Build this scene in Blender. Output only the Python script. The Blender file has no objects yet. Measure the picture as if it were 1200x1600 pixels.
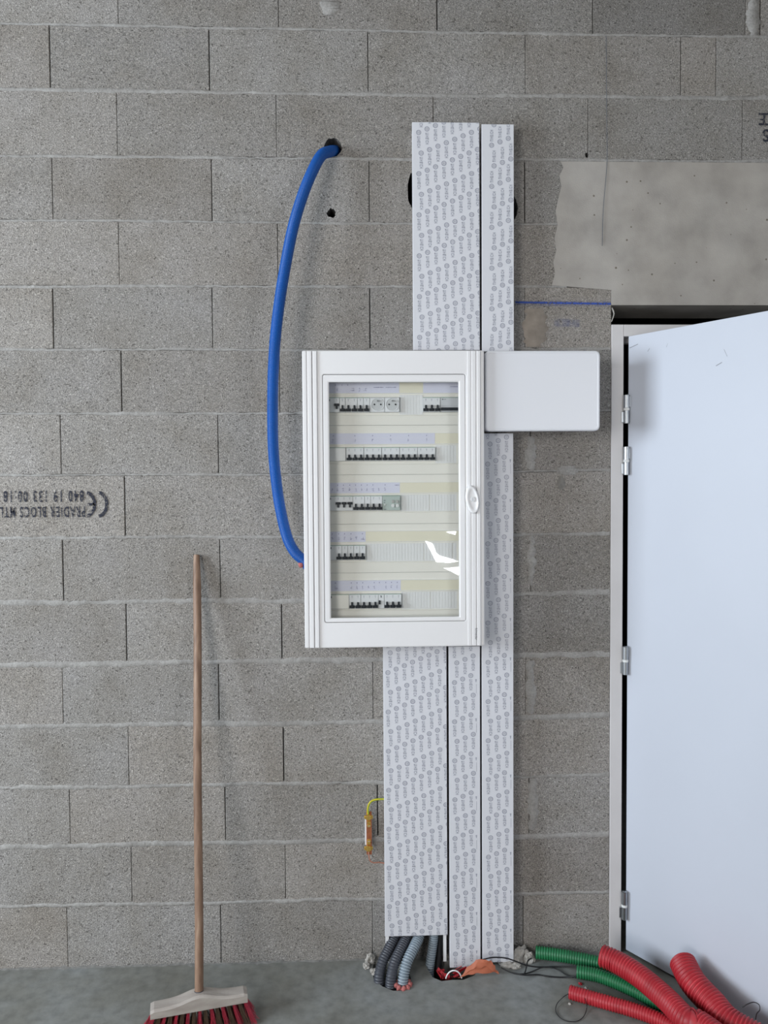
import bpy, bmesh, math, random
from mathutils import Vector, Matrix

scn = bpy.context.scene
COL = scn.collection

# ------------------------------------------------------------------ camera
F = 1200.0                       # focal length in pixels of the 1200x1600 frame
CAM = Vector((0.0, -2.48056, 1.56458))
YAW, PIT, ROL = -0.0343140, 0.0354876, -0.0067405
_cy, _sy, _cp, _sp, _cr, _sr = math.cos(YAW), math.sin(YAW), math.cos(PIT), math.sin(PIT), math.cos(ROL), math.sin(ROL)
FWD = Vector((-_sy * _cp, _cy * _cp, -_sp))
_r0 = Vector((_cy, _sy, 0))
_u0 = _r0.cross(FWD)
RIGHT = _cr * _r0 + _sr * _u0
UP = -_sr * _r0 + _cr * _u0
cam_d = bpy.data.cameras.new('camera')
cam_d.sensor_fit = 'VERTICAL'
cam_d.sensor_height = 32.0
cam_d.lens = F / 1600.0 * 32.0
cam_d.clip_start = 0.05
cam = bpy.data.objects.new('camera', cam_d)
COL.objects.link(cam)
m = Matrix((RIGHT, UP, -FWD)).transposed().to_4x4()
m.translation = CAM
cam.matrix_world = m
scn.camera = cam

# ------------------------------------------------------------------ view, world, lights
scn.view_settings.view_transform = 'Standard'
scn.view_settings.look = 'None'
scn.view_settings.exposure = 0.0
scn.view_settings.gamma = 1.0
w = bpy.data.worlds.new('world')
scn.world = w
w.use_nodes = True
w.node_tree.nodes['Background'].inputs[0].default_value = (0.75, 0.85, 1.0, 1)
w.node_tree.nodes['Background'].inputs[1].default_value = 0.3


def area(name, loc, target, sx, sy, power, col):
    d = bpy.data.lights.new(name, 'AREA')
    d.shape = 'RECTANGLE'
    d.size, d.size_y, d.energy, d.color = sx, sy, power, col
    o = bpy.data.objects.new(name, d)
    o.location = loc
    o.rotation_euler = (Vector(target) - Vector(loc)).to_track_quat('-Z', 'Y').to_euler()
    COL.objects.link(o)
    return o


# daylight through the side window, and through the two openings behind the camera
area('window_daylight', (-3.9, -1.8, 1.9), (0.2, 0, 1.5), 1.6, 1.4, 180, (0.80, 0.90, 1.0))
area('left_opening_daylight', (-2.0, -4.5, 1.75), (-0.3, 0, 1.6), 1.9, 1.7, 128, (1.0, 0.98, 0.955))
area('right_opening_daylight', (2.4, -4.5, 1.75), (0.5, 0, 1.6), 1.8, 1.7, 66, (0.92, 0.96, 1.0))


def at(px, py, Y):
    d = FWD + RIGHT * ((px - 600) / F) - UP * ((py - 800) / F)
    return CAM + d * ((Y - CAM.y) / d.y)


def atz(px, py, z):
    d = FWD + RIGHT * ((px - 600) / F) - UP * ((py - 800) / F)
    return CAM + d * ((z - CAM.z) / d.z)


# ------------------------------------------------------------------ materials
def newmat(name):
    mt = bpy.data.materials.new(name)
    mt.use_nodes = True
    nt = mt.node_tree
    return mt, nt, nt.nodes['Principled BSDF']


def N(nt, typ, **kw):
    n = nt.nodes.new(typ)
    for k, v in kw.items():
        setattr(n, k, v)
    return n


def plain(name, col, rough=0.5, metal=0.0, var=0.0, vscale=20, bump=0.0, bscale=200, spec=0.5):
    mt, nt, b = newmat(name)
    L = nt.links
    b.inputs['Base Color'].default_value = (*col, 1)
    b.inputs['Roughness'].default_value = rough
    b.inputs['Metallic'].default_value = metal
    b.inputs['Specular IOR Level'].default_value = spec
    tc = N(nt, 'ShaderNodeTexCoord')
    if var:
        no = N(nt, 'ShaderNodeTexNoise')
        no.inputs['Scale'].default_value = vscale
        no.inputs['Detail'].default_value = 4
        L.new(tc.outputs['Object'], no.inputs['Vector'])
        mr = N(nt, 'ShaderNodeMapRange')
        mr.inputs[1].default_value = 0.3
        mr.inputs[2].default_value = 0.7
        mr.inputs[3].default_value = 1 - var
        mr.inputs[4].default_value = 1 + var
        L.new(no.outputs[0], mr.inputs[0])
        vm = N(nt, 'ShaderNodeVectorMath', operation='SCALE')
        vm.inputs[0].default_value = col
        L.new(mr.outputs[0], vm.inputs['Scale'])
        L.new(vm.outputs[0], b.inputs['Base Color'])
    if bump:
        n2 = N(nt, 'ShaderNodeTexNoise')
        n2.inputs['Scale'].default_value = bscale
        n2.inputs['Detail'].default_value = 3
        L.new(tc.outputs['Object'], n2.inputs['Vector'])
        bp = N(nt, 'ShaderNodeBump')
        bp.inputs['Strength'].default_value = bump
        bp.inputs['Distance'].default_value = 0.002
        L.new(n2.outputs[0], bp.inputs['Height'])
        L.new(bp.outputs[0], b.inputs['Normal'])
    return mt


def ramp(nt, fac, stops):
    r = N(nt, 'ShaderNodeValToRGB')
    e = r.color_ramp.elements
    while len(e) < len(stops):
        e.new(0.5)
    for i, (p, c) in enumerate(stops):
        e[i].position = p
        e[i].color = (*c, 1) if len(c) == 3 else c
    nt.links.new(fac, r.inputs[0])
    return r


def mixc(nt, a, b, fac, typ='MULTIPLY'):
    mx = N(nt, 'ShaderNodeMix', data_type='RGBA', blend_type=typ)
    for s, v in ((mx.inputs[6], a), (mx.inputs[7], b), (mx.inputs[0], fac)):
        if isinstance(v, (tuple, list)):
            s.default_value = (*v, 1)
        elif isinstance(v, (int, float)):
            s.default_value = v
        else:
            nt.links.new(v, s)
    return mx.outputs[2]


def block_material():
    mt, nt, b = newmat('aggregate_block')
    L = nt.links
    tc = N(nt, 'ShaderNodeTexCoord')
    O = tc.outputs['Object']
    vo = N(nt, 'ShaderNodeTexVoronoi')
    vo.inputs['Scale'].default_value = 250
    L.new(O, vo.inputs['Vector'])
    sep = N(nt, 'ShaderNodeSeparateColor')
    L.new(vo.outputs['Color'], sep.inputs[0])
    grain = ramp(nt, sep.outputs[0], [(0.0, (0.42, 0.41, 0.40)), (0.07, (0.82, 0.815, 0.80)), (0.5, (0.97, 0.965, 0.95)), (0.93, (1.10, 1.10, 1.09)), (1.0, (1.38, 1.38, 1.37))])
    n1 = N(nt, 'ShaderNodeTexNoise')
    n1.inputs['Scale'].default_value = 300
    n1.inputs['Detail'].default_value = 2
    L.new(O, n1.inputs['Vector'])
    g2 = ramp(nt, n1.outputs[0], [(0.34, (0.66, 0.66, 0.67)), (0.5, (1, 1, 1)), (0.66, (1.36, 1.35, 1.32))])
    n2 = N(nt, 'ShaderNodeTexNoise')
    n2.inputs['Scale'].default_value = 4.5
    n2.inputs['Detail'].default_value = 5
    n2.inputs['Roughness'].default_value = 0.6
    L.new(O, n2.inputs['Vector'])
    blot = ramp(nt, n2.outputs[0], [(0.3, (0.86, 0.84, 0.81)), (0.5, (1, 1, 1)), (0.7, (1.08, 1.09, 1.12))])
    base = N(nt, 'ShaderNodeVertexColor', layer_name='tint')
    c = mixc(nt, base.outputs[0], grain.outputs[0], 1.0)
    c = mixc(nt, c, g2.outputs[0], 1.0)
    c = mixc(nt, c, blot.outputs[0], 1.0)
    L.new(c, b.inputs['Base Color'])
    b.inputs['Roughness'].default_value = 0.95
    b.inputs['Specular IOR Level'].default_value = 0.15
    ad = N(nt, 'ShaderNodeMath', operation='ADD')
    L.new(vo.outputs['Distance'], ad.inputs[0])
    L.new(n1.outputs[0], ad.inputs[1])
    bp = N(nt, 'ShaderNodeBump')
    bp.inputs['Strength'].default_value = 0.55
    bp.inputs['Distance'].default_value = 0.0022
    L.new(ad.outputs[0], bp.inputs['Height'])
    L.new(bp.outputs[0], b.inputs['Normal'])
    return mt


def rough_mat(name, c1, c2, c3, s1, s2, spot=0.0, bump=0.3, rough=0.9, bs=260):
    mt, nt, b = newmat(name)
    L = nt.links
    tc = N(nt, 'ShaderNodeTexCoord')
    O = tc.outputs['Object']
    n1 = N(nt, 'ShaderNodeTexNoise')
    n1.inputs['Scale'].default_value = s1
    n1.inputs['Detail'].default_value = 6
    n1.inputs['Roughness'].default_value = 0.6
    L.new(O, n1.inputs['Vector'])
    r1 = ramp(nt, n1.outputs[0], [(0.3, c1), (0.5, c2), (0.7, c3)])
    n2 = N(nt, 'ShaderNodeTexNoise')
    n2.inputs['Scale'].default_value = s2
    n2.inputs['Detail'].default_value = 3
    L.new(O, n2.inputs['Vector'])
    r2 = ramp(nt, n2.outputs[0], [(0.3, (0.82, 0.82, 0.82)), (0.5, (1, 1, 1)), (0.7, (1.13, 1.13, 1.13))])
    c = mixc(nt, r1.outputs[0], r2.outputs[0], 1.0)
    if spot:
        v = N(nt, 'ShaderNodeTexVoronoi')
        v.inputs['Scale'].default_value = spot
        L.new(O, v.inputs['Vector'])
        n4 = N(nt, 'ShaderNodeTexNoise')
        n4.inputs['Scale'].default_value = 9
        L.new(O, n4.inputs['Vector'])
        mm = N(nt, 'ShaderNodeMath', operation='MULTIPLY')
        L.new(n4.outputs[0], mm.inputs[0])
        mm.inputs[1].default_value = 0.16
        lt = N(nt, 'ShaderNodeMath', operation='LESS_THAN')
        L.new(v.outputs['Distance'], lt.inputs[0])
        L.new(mm.outputs[0], lt.inputs[1])
        c = mixc(nt, c, (0.45, 0.42, 0.38), lt.outputs[0])
    L.new(c, b.inputs['Base Color'])
    b.inputs['Roughness'].default_value = rough
    b.inputs['Specular IOR Level'].default_value = 0.25
    n3 = N(nt, 'ShaderNodeTexNoise')
    n3.inputs['Scale'].default_value = bs
    n3.inputs['Detail'].default_value = 4
    L.new(O, n3.inputs['Vector'])
    bp = N(nt, 'ShaderNodeBump')
    bp.inputs['Strength'].default_value = bump
    bp.inputs['Distance'].default_value = 0.002
    L.new(n3.outputs[0], bp.inputs['Height'])
    L.new(bp.outputs[0], b.inputs['Normal'])
    return mt


def worn_ink(name, col, thr=0.47, scale=170, soft=0.06, rough=0.8, amax=1.0):
    """ink that has caught only part of a rough surface: noise decides where it sits"""
    mt, nt, b = newmat(name)
    L = nt.links
    b.inputs['Base Color'].default_value = (*col, 1)
    b.inputs['Roughness'].default_value = rough
    b.inputs['Specular IOR Level'].default_value = 0.1
    tc = N(nt, 'ShaderNodeTexCoord')
    n = N(nt, 'ShaderNodeTexNoise')
    n.inputs['Scale'].default_value = scale
    n.inputs['Detail'].default_value = 2
    L.new(tc.outputs['Object'], n.inputs['Vector'])
    mr = N(nt, 'ShaderNodeMapRange')
    mr.inputs[1].default_value = thr - soft
    mr.inputs[2].default_value = thr + soft
    mr.inputs[4].default_value = amax
    L.new(n.outputs[0], mr.inputs[0])
    L.new(mr.outputs[0], b.inputs['Alpha'])
    return mt


def glass_material():
    mt, nt, b = newmat('clear_door_glass')
    L = nt.links
    nt.nodes.remove(b)
    tr = N(nt, 'ShaderNodeBsdfTransparent')
    tr.inputs[0].default_value = (0.975, 0.98, 0.975, 1)
    gl = N(nt, 'ShaderNodeBsdfGlossy')
    gl.inputs['Roughness'].default_value = 0.0
    fr = N(nt, 'ShaderNodeFresnel')
    fr.inputs[0].default_value = 1.5
    ge = N(nt, 'ShaderNodeNewGeometry')
    ir = N(nt, 'ShaderNodeMapRange')
    ir.inputs[3].default_value = 1.5
    ir.inputs[4].default_value = 1 / 1.5
    L.new(ge.outputs['Backfacing'], ir.inputs[0])
    L.new(ir.outputs[0], fr.inputs[0])
    mx = N(nt, 'ShaderNodeMixShader')
    L.new(fr.outputs[0], mx.inputs[0])
    L.new(tr.outputs[0], mx.inputs[1])
    L.new(gl.outputs[0], mx.inputs[2])
    L.new(mx.outputs[0], nt.nodes['Material Output'].inputs[0])
    return mt


def wood_material(name, c1, c2, c3, scale=(60, 60, 3)):
    mt, nt, b = newmat(name)
    L = nt.links
    tc = N(nt, 'ShaderNodeTexCoord')
    mp = N(nt, 'ShaderNodeMapping')
    mp.inputs['Scale'].default_value = scale
    L.new(tc.outputs['Object'], mp.inputs[0])
    n = N(nt, 'ShaderNodeTexNoise')
    n.inputs['Scale'].default_value = 1.0
    n.inputs['Detail'].default_value = 5
    L.new(mp.outputs[0], n.inputs['Vector'])
    r = ramp(nt, n.outputs[0], [(0.3, c1), (0.52, c2), (0.72, c3)])
    L.new(r.outputs[0], b.inputs['Base Color'])
    b.inputs['Roughness'].default_value = 0.55
    return mt


def emit(name, col, s):
    mt, nt, b = newmat(name)
    b.inputs['Base Color'].default_value = (0, 0, 0, 1)
    b.inputs['Emission Color'].default_value = (*col, 1)
    b.inputs['Emission Strength'].default_value = s
    return mt


M = {}
M['block'] = block_material()
M['mortar'] = rough_mat('grey_mortar', (0.245, 0.234, 0.22), (0.305, 0.294, 0.280), (0.36, 0.35, 0.335), 14, 190, bump=0.7, bs=160)
M['joint'] = plain('recessed_mortar', (0.17, 0.165, 0.155), 0.95, var=0.25, vscale=60, bump=0.5)
M['lintel'] = rough_mat('cast_concrete', (0.315, 0.288, 0.258), (0.365, 0.340, 0.312), (0.395, 0.375, 0.352), 1.7, 9, spot=26, bump=0.25)
M['floor'] = rough_mat('floor_concrete', (0.148, 0.142, 0.118), (0.200, 0.200, 0.182), (0.258, 0.268, 0.264), 2.6, 30, bump=0.2, rough=0.75, bs=120)
M['rubble'] = rough_mat('broken_concrete', (0.30, 0.28, 0.25), (0.42, 0.40, 0.37), (0.52, 0.50, 0.47), 30, 160, bump=0.6)
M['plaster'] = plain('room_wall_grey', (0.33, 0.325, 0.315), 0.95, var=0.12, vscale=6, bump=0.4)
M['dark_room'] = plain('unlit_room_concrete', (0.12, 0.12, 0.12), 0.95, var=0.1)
M['white'] = plain('white_plastic', (0.78, 0.77, 0.775), 0.32)
M['white_box'] = plain('white_plastic_lid', (0.72, 0.725, 0.76), 0.36)
M['trunk'] = plain('white_pvc_film', (0.66, 0.665, 0.70), 0.4)
M['trunk_in'] = plain('white_pvc', (0.74, 0.74, 0.75), 0.4)
M['print'] = plain('grey_film_print', (0.34, 0.35, 0.41), 0.5)
M['print2'] = plain('pale_film_lettering', (0.33, 0.34, 0.40), 0.5)
M['cover'] = plain('cream_plastic', (0.85, 0.825, 0.765), 0.45)
M['filler'] = plain('blank_module_plastic', (0.79, 0.79, 0.79), 0.45)
M['module'] = plain('module_plastic', (0.79, 0.80, 0.82), 0.4)
M['devgrey'] = plain('grey_device_plastic', (0.58, 0.59, 0.61), 0.45)
M['socket'] = plain('socket_plastic', (0.60, 0.61, 0.62), 0.4)
M['devgreen'] = plain('green_grey_device_plastic', (0.45, 0.52, 0.49), 0.45)
M['black'] = plain('black_plastic', (0.012, 0.016, 0.022), 0.4)
M['seam'] = plain('seam_grey', (0.42, 0.42, 0.40), 0.8)
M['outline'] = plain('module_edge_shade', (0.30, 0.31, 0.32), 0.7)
M['green'] = plain('green_stripe', (0.10, 0.30, 0.17), 0.6)
M['lilac'] = plain('lilac_paper', (0.70, 0.70, 0.82), 0.85)
M['yellow'] = plain('yellowed_label_holder', (0.80, 0.76, 0.62), 0.6)
M['ink'] = plain('blue_ink', (0.20, 0.20, 0.36), 0.8)
M['greyink'] = plain('grey_ink', (0.12, 0.13, 0.15), 0.7)
M['glass'] = glass_material()
M['blue'] = plain('blue_conduit_plastic', (0.002, 0.078, 0.34), 0.40, spec=0.4, var=0.08, vscale=9)
M['pink'] = plain('pink_foam', (0.42, 0.13, 0.12), 0.8, var=0.2, vscale=120, bump=0.8)
M['broomwood'] = wood_material('worn_brown_wood', (0.15, 0.085, 0.052), (0.235, 0.142, 0.092), (0.33, 0.22, 0.15))
M['palewood'] = wood_material('pale_raw_wood', (0.33, 0.29, 0.26), (0.39, 0.35, 0.315), (0.45, 0.41, 0.37), (8, 60, 60))
M['redbr'] = plain('red_bristle', (0.42, 0.030, 0.060), 0.5, var=0.3, vscale=150)
M['brownbr'] = plain('brown_bristle', (0.10, 0.062, 0.036), 0.6, var=0.3, vscale=150)
M['steel'] = plain('zinc_steel', (0.42, 0.44, 0.46), 0.38, metal=1.0)
M['nylon'] = plain('white_nylon', (0.72, 0.73, 0.72), 0.5)
M['copper'] = plain('copper', (0.48, 0.17, 0.085), 0.35, metal=0.6, var=0.2, vscale=80)
M['brass'] = plain('brass', (0.72, 0.47, 0.12), 0.3, metal=0.75, var=0.15, vscale=200)
M['earth'] = plain('green_yellow_insulation', (0.30, 0.42, 0.03), 0.4)
M['earthy'] = plain('yellow_insulation', (0.62, 0.52, 0.03), 0.4)
M['redwire'] = plain('bare_copper_strand', (0.42, 0.19, 0.13), 0.45, metal=0.3)
M['door'] = plain('primed_door_leaf', (0.55, 0.58, 0.65), 0.5, var=0.015, vscale=3)
M['frame'] = plain('primed_frame', (0.60, 0.58, 0.58), 0.55, var=0.04, vscale=8)
M['redpipe'] = plain('red_corrugated_plastic', (0.38, 0.012, 0.022), 0.5, var=0.12, vscale=12)
M['greenpipe'] = plain('green_corrugated_plastic', (0.006, 0.12, 0.040), 0.5, var=0.12, vscale=12)
M['greycond'] = plain('dark_grey_conduit', (0.052, 0.056, 0.070), 0.45)
M['bluegrey'] = plain('blue_grey_conduit', (0.17, 0.21, 0.25), 0.42)
M['condcrest'] = plain('worn_blue_grey_rib', (0.36, 0.43, 0.48), 0.45)
M['cable'] = plain('black_cable', (0.008, 0.008, 0.010), 0.45)
M['orange'] = plain('orange_sheet_plastic', (0.46, 0.135, 0.070), 0.55, var=0.15, vscale=25)
M['chalk'] = worn_ink('blue_chalk', (0.05, 0.09, 0.34), 0.36, 130, 0.14)
M['chalk2'] = worn_ink('blue_chalk_dust', (0.09, 0.13, 0.33), 0.50, 90, 0.2, amax=0.35)
M['stamp'] = worn_ink('black_stamp_ink', (0.035, 0.037, 0.05), 0.40, 210, 0.07)
M['glow1'] = emit('white_reflection_glow', (0.95, 0.98, 1.0), 38)  # emission for the invented shapes that the board's glass mirrors
M['pencil'] = plain('pencil_grey', (0.16, 0.16, 0.18), 0.8)

# ------------------------------------------------------------------ object helpers
def finish(o, parent=None):
    COL.objects.link(o)
    if parent is not None:
        o.parent = parent
    return o


def tag(o, label=None, cat=None, group=None, kind=None):
    if label: o['label'] = label
    if cat: o['category'] = cat
    if group: o['group'] = group
    if kind: o['kind'] = kind
    return o


def empty(name, loc=(0, 0, 0)):
    o = bpy.data.objects.new(name, None)
    o.empty_display_size = 0.05
    o.location = loc
    COL.objects.link(o)
    return o


class MB:
    """collects shapes; build() links them as one mesh object, origin moved to its centre"""
    def __init__(s):
        s.v, s.f, s.m, s.s = [], [], [], []
        s.mats = []

    def mi(s, mat):
        if mat not in s.mats:
            s.mats.append(mat)
        return s.mats.index(mat)

    def face(s, pts, mat, smooth=False):
        b = len(s.v)
        s.v += [Vector(p) for p in pts]
        s.f.append(list(range(b, b + len(pts))))
        s.m.append(s.mi(mat))
        s.s.append(smooth)

    def raw(s, verts, faces, mat, smooth=False):
        b = len(s.v)
        s.v += [Vector(p) for p in verts]
        k = s.mi(mat)
        for f in faces:
            s.f.append([b + i for i in f])
            s.m.append(k)
            s.s.append(smooth)

    def box(s, x0, x1, y0, y1, z0, z1, mat, bev=0.0, seg=2, mtx=None):
        bm = bmesh.new()
        bmesh.ops.create_cube(bm, size=1)
        for v in bm.verts:
            v.co = Vector(((x0 + x1) / 2 + v.co.x * (x1 - x0), (y0 + y1) / 2 + v.co.y * (y1 - y0), (z0 + z1) / 2 + v.co.z * (z1 - z0)))
        if bev:
            bmesh.ops.bevel(bm, geom=bm.edges[:], offset=bev, segments=seg, affect='EDGES', profile=0.5)
        if mtx is not None:
            bm.transform(mtx)
        s.bm(bm, mat, smooth=False)

    def bm(s, bm, mat, smooth=False):
        bm.verts.index_update()
        s.raw([v.co.copy() for v in bm.verts], [[v.index for v in f.verts] for f in bm.faces], mat, smooth)
        bm.free()

    def prism(s, pts, y0, y1, mat, side=None):
        """outline in x,z (counter-clockwise seen from -y) between y0 (front) and y1"""
        n = len(pts)
        V = [(p[0], y0, p[1]) for p in pts] + [(p[0], y1, p[1]) for p in pts]
        Fc = [list(range(n)), list(range(2 * n - 1, n - 1, -1))]
        Fc += [[(i + 1) % n, i, n + i, n + (i + 1) % n] for i in range(n)]
        s.raw(V, Fc, mat)

    def tube(s, path, r, mat, seg=16, rib=0.0, pitch=0.0, cap=True, rfun=None, inner=None, crest=None):
        """sweep along a dense polyline; rib > 0 makes a corrugated pipe"""
        pts = [Vector(p) for p in path]
        L = [0.0]
        for a, b in zip(pts, pts[1:]):
            L.append(L[-1] + (b - a).length)
        tot = L[-1]
        if pitch:
            ds, prof = [], []
            n = max(2, int(tot / pitch))
            pr = [(0.0, -rib), (0.20, -rib), (0.40, 0), (0.66, 0), (0.86, -rib)]
            for k in range(n):
                for t, q in pr:
                    ds.append((k + t) * tot / n)
                    prof.append(q)
            ds.append(tot)
            prof.append(-rib)
        else:
            ds, prof = L[:], [0.0] * len(L)
        rings = []
        j = 0
        ref = None
        for d, q in zip(ds, prof):
            while j < len(L) - 2 and L[j + 1] < d:
                j += 1
            t = (d - L[j]) / max(1e-9, L[j + 1] - L[j])
            c = pts[j].lerp(pts[j + 1], t)
            a = pts[max(0, j - 1)]
            b = pts[min(len(pts) - 1, j + 2)]
            tan = ((pts[j + 1] - pts[j]).normalized() * 1.0 + (b - a).normalized() * 0.6).normalized()
            if ref is None:
                ref = tan.orthogonal().normalized()
            ref = (ref - tan * ref.dot(tan)).normalized()
            bi = tan.cross(ref)
            rr = (r if rfun is None else rfun(d / tot)) + q
            rings.append([c + (ref * math.cos(2 * math.pi * i / seg) + bi * math.sin(2 * math.pi * i / seg)) * rr for i in range(seg)])
        V = [p for rg in rings for p in rg]
        Fc = []
        for k in range(len(rings) - 1):
            for i in range(seg):
                i2 = (i + 1) % seg
                Fc.append([k * seg + i, k * seg + i2, (k + 1) * seg + i2, (k + 1) * seg + i])
        if crest and pitch:
            FA = [f for i, f in enumerate(Fc) if (i // seg) % 5 != 2]
            FB = [f for i, f in enumerate(Fc) if (i // seg) % 5 == 2]
            b0 = len(s.v)
            s.raw(V, FA, mat, True)
            ck_ = s.mi(crest)
            for f in FB:
                s.f.append([b0 + i for i in f])
                s.m.append(ck_)
                s.s.append(True)
        else:
            s.raw(V, Fc, mat, True)
        if inner:
            # open mouth: a rim and an inner wall running 8 cm back into the pipe
            tan = (pts[1] - pts[0]).normalized()
            rg0 = rings[0]
            c0 = pts[0]
            V2 = list(rg0)
            depth = [0.0, 0.03, 0.08]
            for dd in depth:
                jj = 0
                while jj < len(L) - 2 and L[jj + 1] < dd:
                    jj += 1
                c = pts[jj].lerp(pts[jj + 1], (dd - L[jj]) / max(1e-9, L[jj + 1] - L[jj]))
                V2 += [c + (p - c0) * 0.90 for p in rg0]
            F2 = []
            for k in range(3):
                for i in range(seg):
                    i2 = (i + 1) % seg
                    F2.append([(k + 1) * seg + i, (k + 1) * seg + i2, k * seg + i2, k * seg + i])
            F2.append([3 * seg + i for i in range(seg)])
            s.raw(V2, F2, inner, True)
        elif cap:
            s.raw(rings[0], [list(range(seg))[::-1]], mat)
        if cap:
            s.raw(rings[-1], [list(range(seg))], mat)

    def cyl(s, a, b, r, mat, seg=20, r2=None, smooth=True):
        a, b = Vector(a), Vector(b)
        t = (b - a).normalized()
        o = t.orthogonal().normalized()
        q = t.cross(o)
        r2 = r if r2 is None else r2
        V = [a + (o * math.cos(2 * math.pi * i / seg) + q * math.sin(2 * math.pi * i / seg)) * r for i in range(seg)]
        V += [b + (o * math.cos(2 * math.pi * i / seg) + q * math.sin(2 * math.pi * i / seg)) * r2 for i in range(seg)]
        s.raw(V, [[i, (i + 1) % seg, seg + (i + 1) % seg, seg + i] for i in range(seg)], mat, smooth)
        s.raw(V, [list(range(seg))[::-1], [seg + i for i in range(seg)]], mat)

    def build(s, name, parent=None, centre=True):
        me = bpy.data.meshes.new(name)
        base = Vector((0, 0, 0))
        off = base
        if parent is not None:
            off = parent_world(parent)
        if centre and s.v:
            mn = Vector([min(v[i] for v in s.v) for i in range(3)])
            mx = Vector([max(v[i] for v in s.v) for i in range(3)])
            base = (mn + mx) / 2
            if parent is None:
                base.z = mn.z
        me.from_pydata([tuple(v - base) for v in s.v], [], s.f)
        for mt in s.mats:
            me.materials.append(mt)
        me.polygons.foreach_set('material_index', s.m)
        me.polygons.foreach_set('use_smooth', s.s)
        me.update()
        o = bpy.data.objects.new(name, me)
        o.location = base - off
        return finish(o, parent)


def parent_world(p):
    v = Vector((0, 0, 0))
    while p is not None:
        v = v + p.location
        p = p.parent
    return v


def spline(ctrl, n=12):
    P = [Vector(p) for p in ctrl]
    P = [P[0] * 2 - P[1]] + P + [P[-1] * 2 - P[-2]]
    out = []
    for i in range(1, len(P) - 2):
        for k in range(n):
            t = k / n
            a, b, c, d = P[i - 1:i + 3]
            out.append(0.5 * ((2 * b) + (c - a) * t + (2 * a - 5 * b + 4 * c - d) * t * t + (3 * b - a - 3 * c + d) * t ** 3))
    out.append(P[-2])
    return out


def text_mesh(txt, height, width=None, spacing=1.0, bold=0.0):
    """letters as (verts, faces) in x,z, lower-left at 0,0; cap height = height"""
    cu = bpy.data.curves.new('lettering', 'FONT')
    cu.body = txt
    cu.resolution_u = 3
    cu.space_character = spacing
    cu.offset = bold
    ob = bpy.data.objects.new('lettering', cu)
    COL.objects.link(ob)
    bpy.context.view_layer.update()
    dg = bpy.context.evaluated_depsgraph_get()
    me = bpy.data.meshes.new_from_object(ob.evaluated_get(dg))
    V = [v.co.copy() for v in me.vertices]
    Fc = [list(p.vertices) for p in me.polygons]
    bpy.data.objects.remove(ob)
    bpy.data.curves.remove(cu)
    bpy.data.meshes.remove(me)
    x0, x1 = min(v.x for v in V), max(v.x for v in V)
    y0, y1 = min(v.y for v in V), max(v.y for v in V)
    sx = (width / (x1 - x0)) if width else height / (y1 - y0)
    sy = height / (y1 - y0)
    return [((v.x - x0) * sx, (v.y - y0) * sy) for v in V], Fc, (x1 - x0) * sx


# ================================================================== the block wall
rnd = random.Random(7)
LX = [at(100, 800, 0).x, at(600, 800, 0).x, at(870, 800, 0).x]
LV = {
    15: (38, 48, 53), 14: (140, 148, 150), 13: (244, 248, 249.5), 12: (344, 349, 350), 11: (447, 447.5, 447.5),
    10: (546, 547, 545), 9: (646, 646, 642), 8: (742, 741, 735), 7: (840, 838, 834), 6: (941, 938, 926),
    5: (1038, 1030, 1023), 4: (1134, 1128, 1119), 3: (1230, 1222, 1212), 2: (1322, 1312, 1305), 1: (1415, 1405, 1396)}


def level(k, x):
    if k <= 0:
        return 0.0
    if k > 15:
        return level(15, x) + 0.2 * (k - 15)
    zs = [at(px, LV[k][i], 0).z for i, px in enumerate((100, 600, 870))]
    if x <= LX[0]: return zs[0]
    if x >= LX[2]: return zs[2]
    i = 0 if x < LX[1] else 1
    t = (x - LX[i]) / (LX[i + 1] - LX[i])
    return zs[i] * (1 - t) + zs[i + 1] * t


XL, XR = -4.0, 4.4
OPX0, OPX1, OPZ = at(955, 560, 0).x, 1.835, at(1000, 477, 0).z
LINX = at(886, 350, 0).x
joints = {15: [184.5, 435, 683, 926, 1165, 1188], 14: [78, 327, 575, 821, 1064, 1119], 13: [183, 432, 677, 919, 1160], 12: [82, 331, 577, 820],
          11: [186, 434, 681], 10: [83, 332, 578], 9: [190, 437, 682], 8: [95, 341, 588], 7: [195, 440, 684], 6: [98.5, 344, 590],
          5: [197.5, 440.5, 685], 4: [98, 342, 583], 3: [201, 443, 686], 2: [109, 352, 590], 1: [205.5, 446, 688], 0: [105, 345, 582]}
TINT = {}
blocks = MB()
tints = []                       # one colour per block, spread over its corners later
WM, JM, MM = M['block'], M['joint'], M['mortar']


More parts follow.
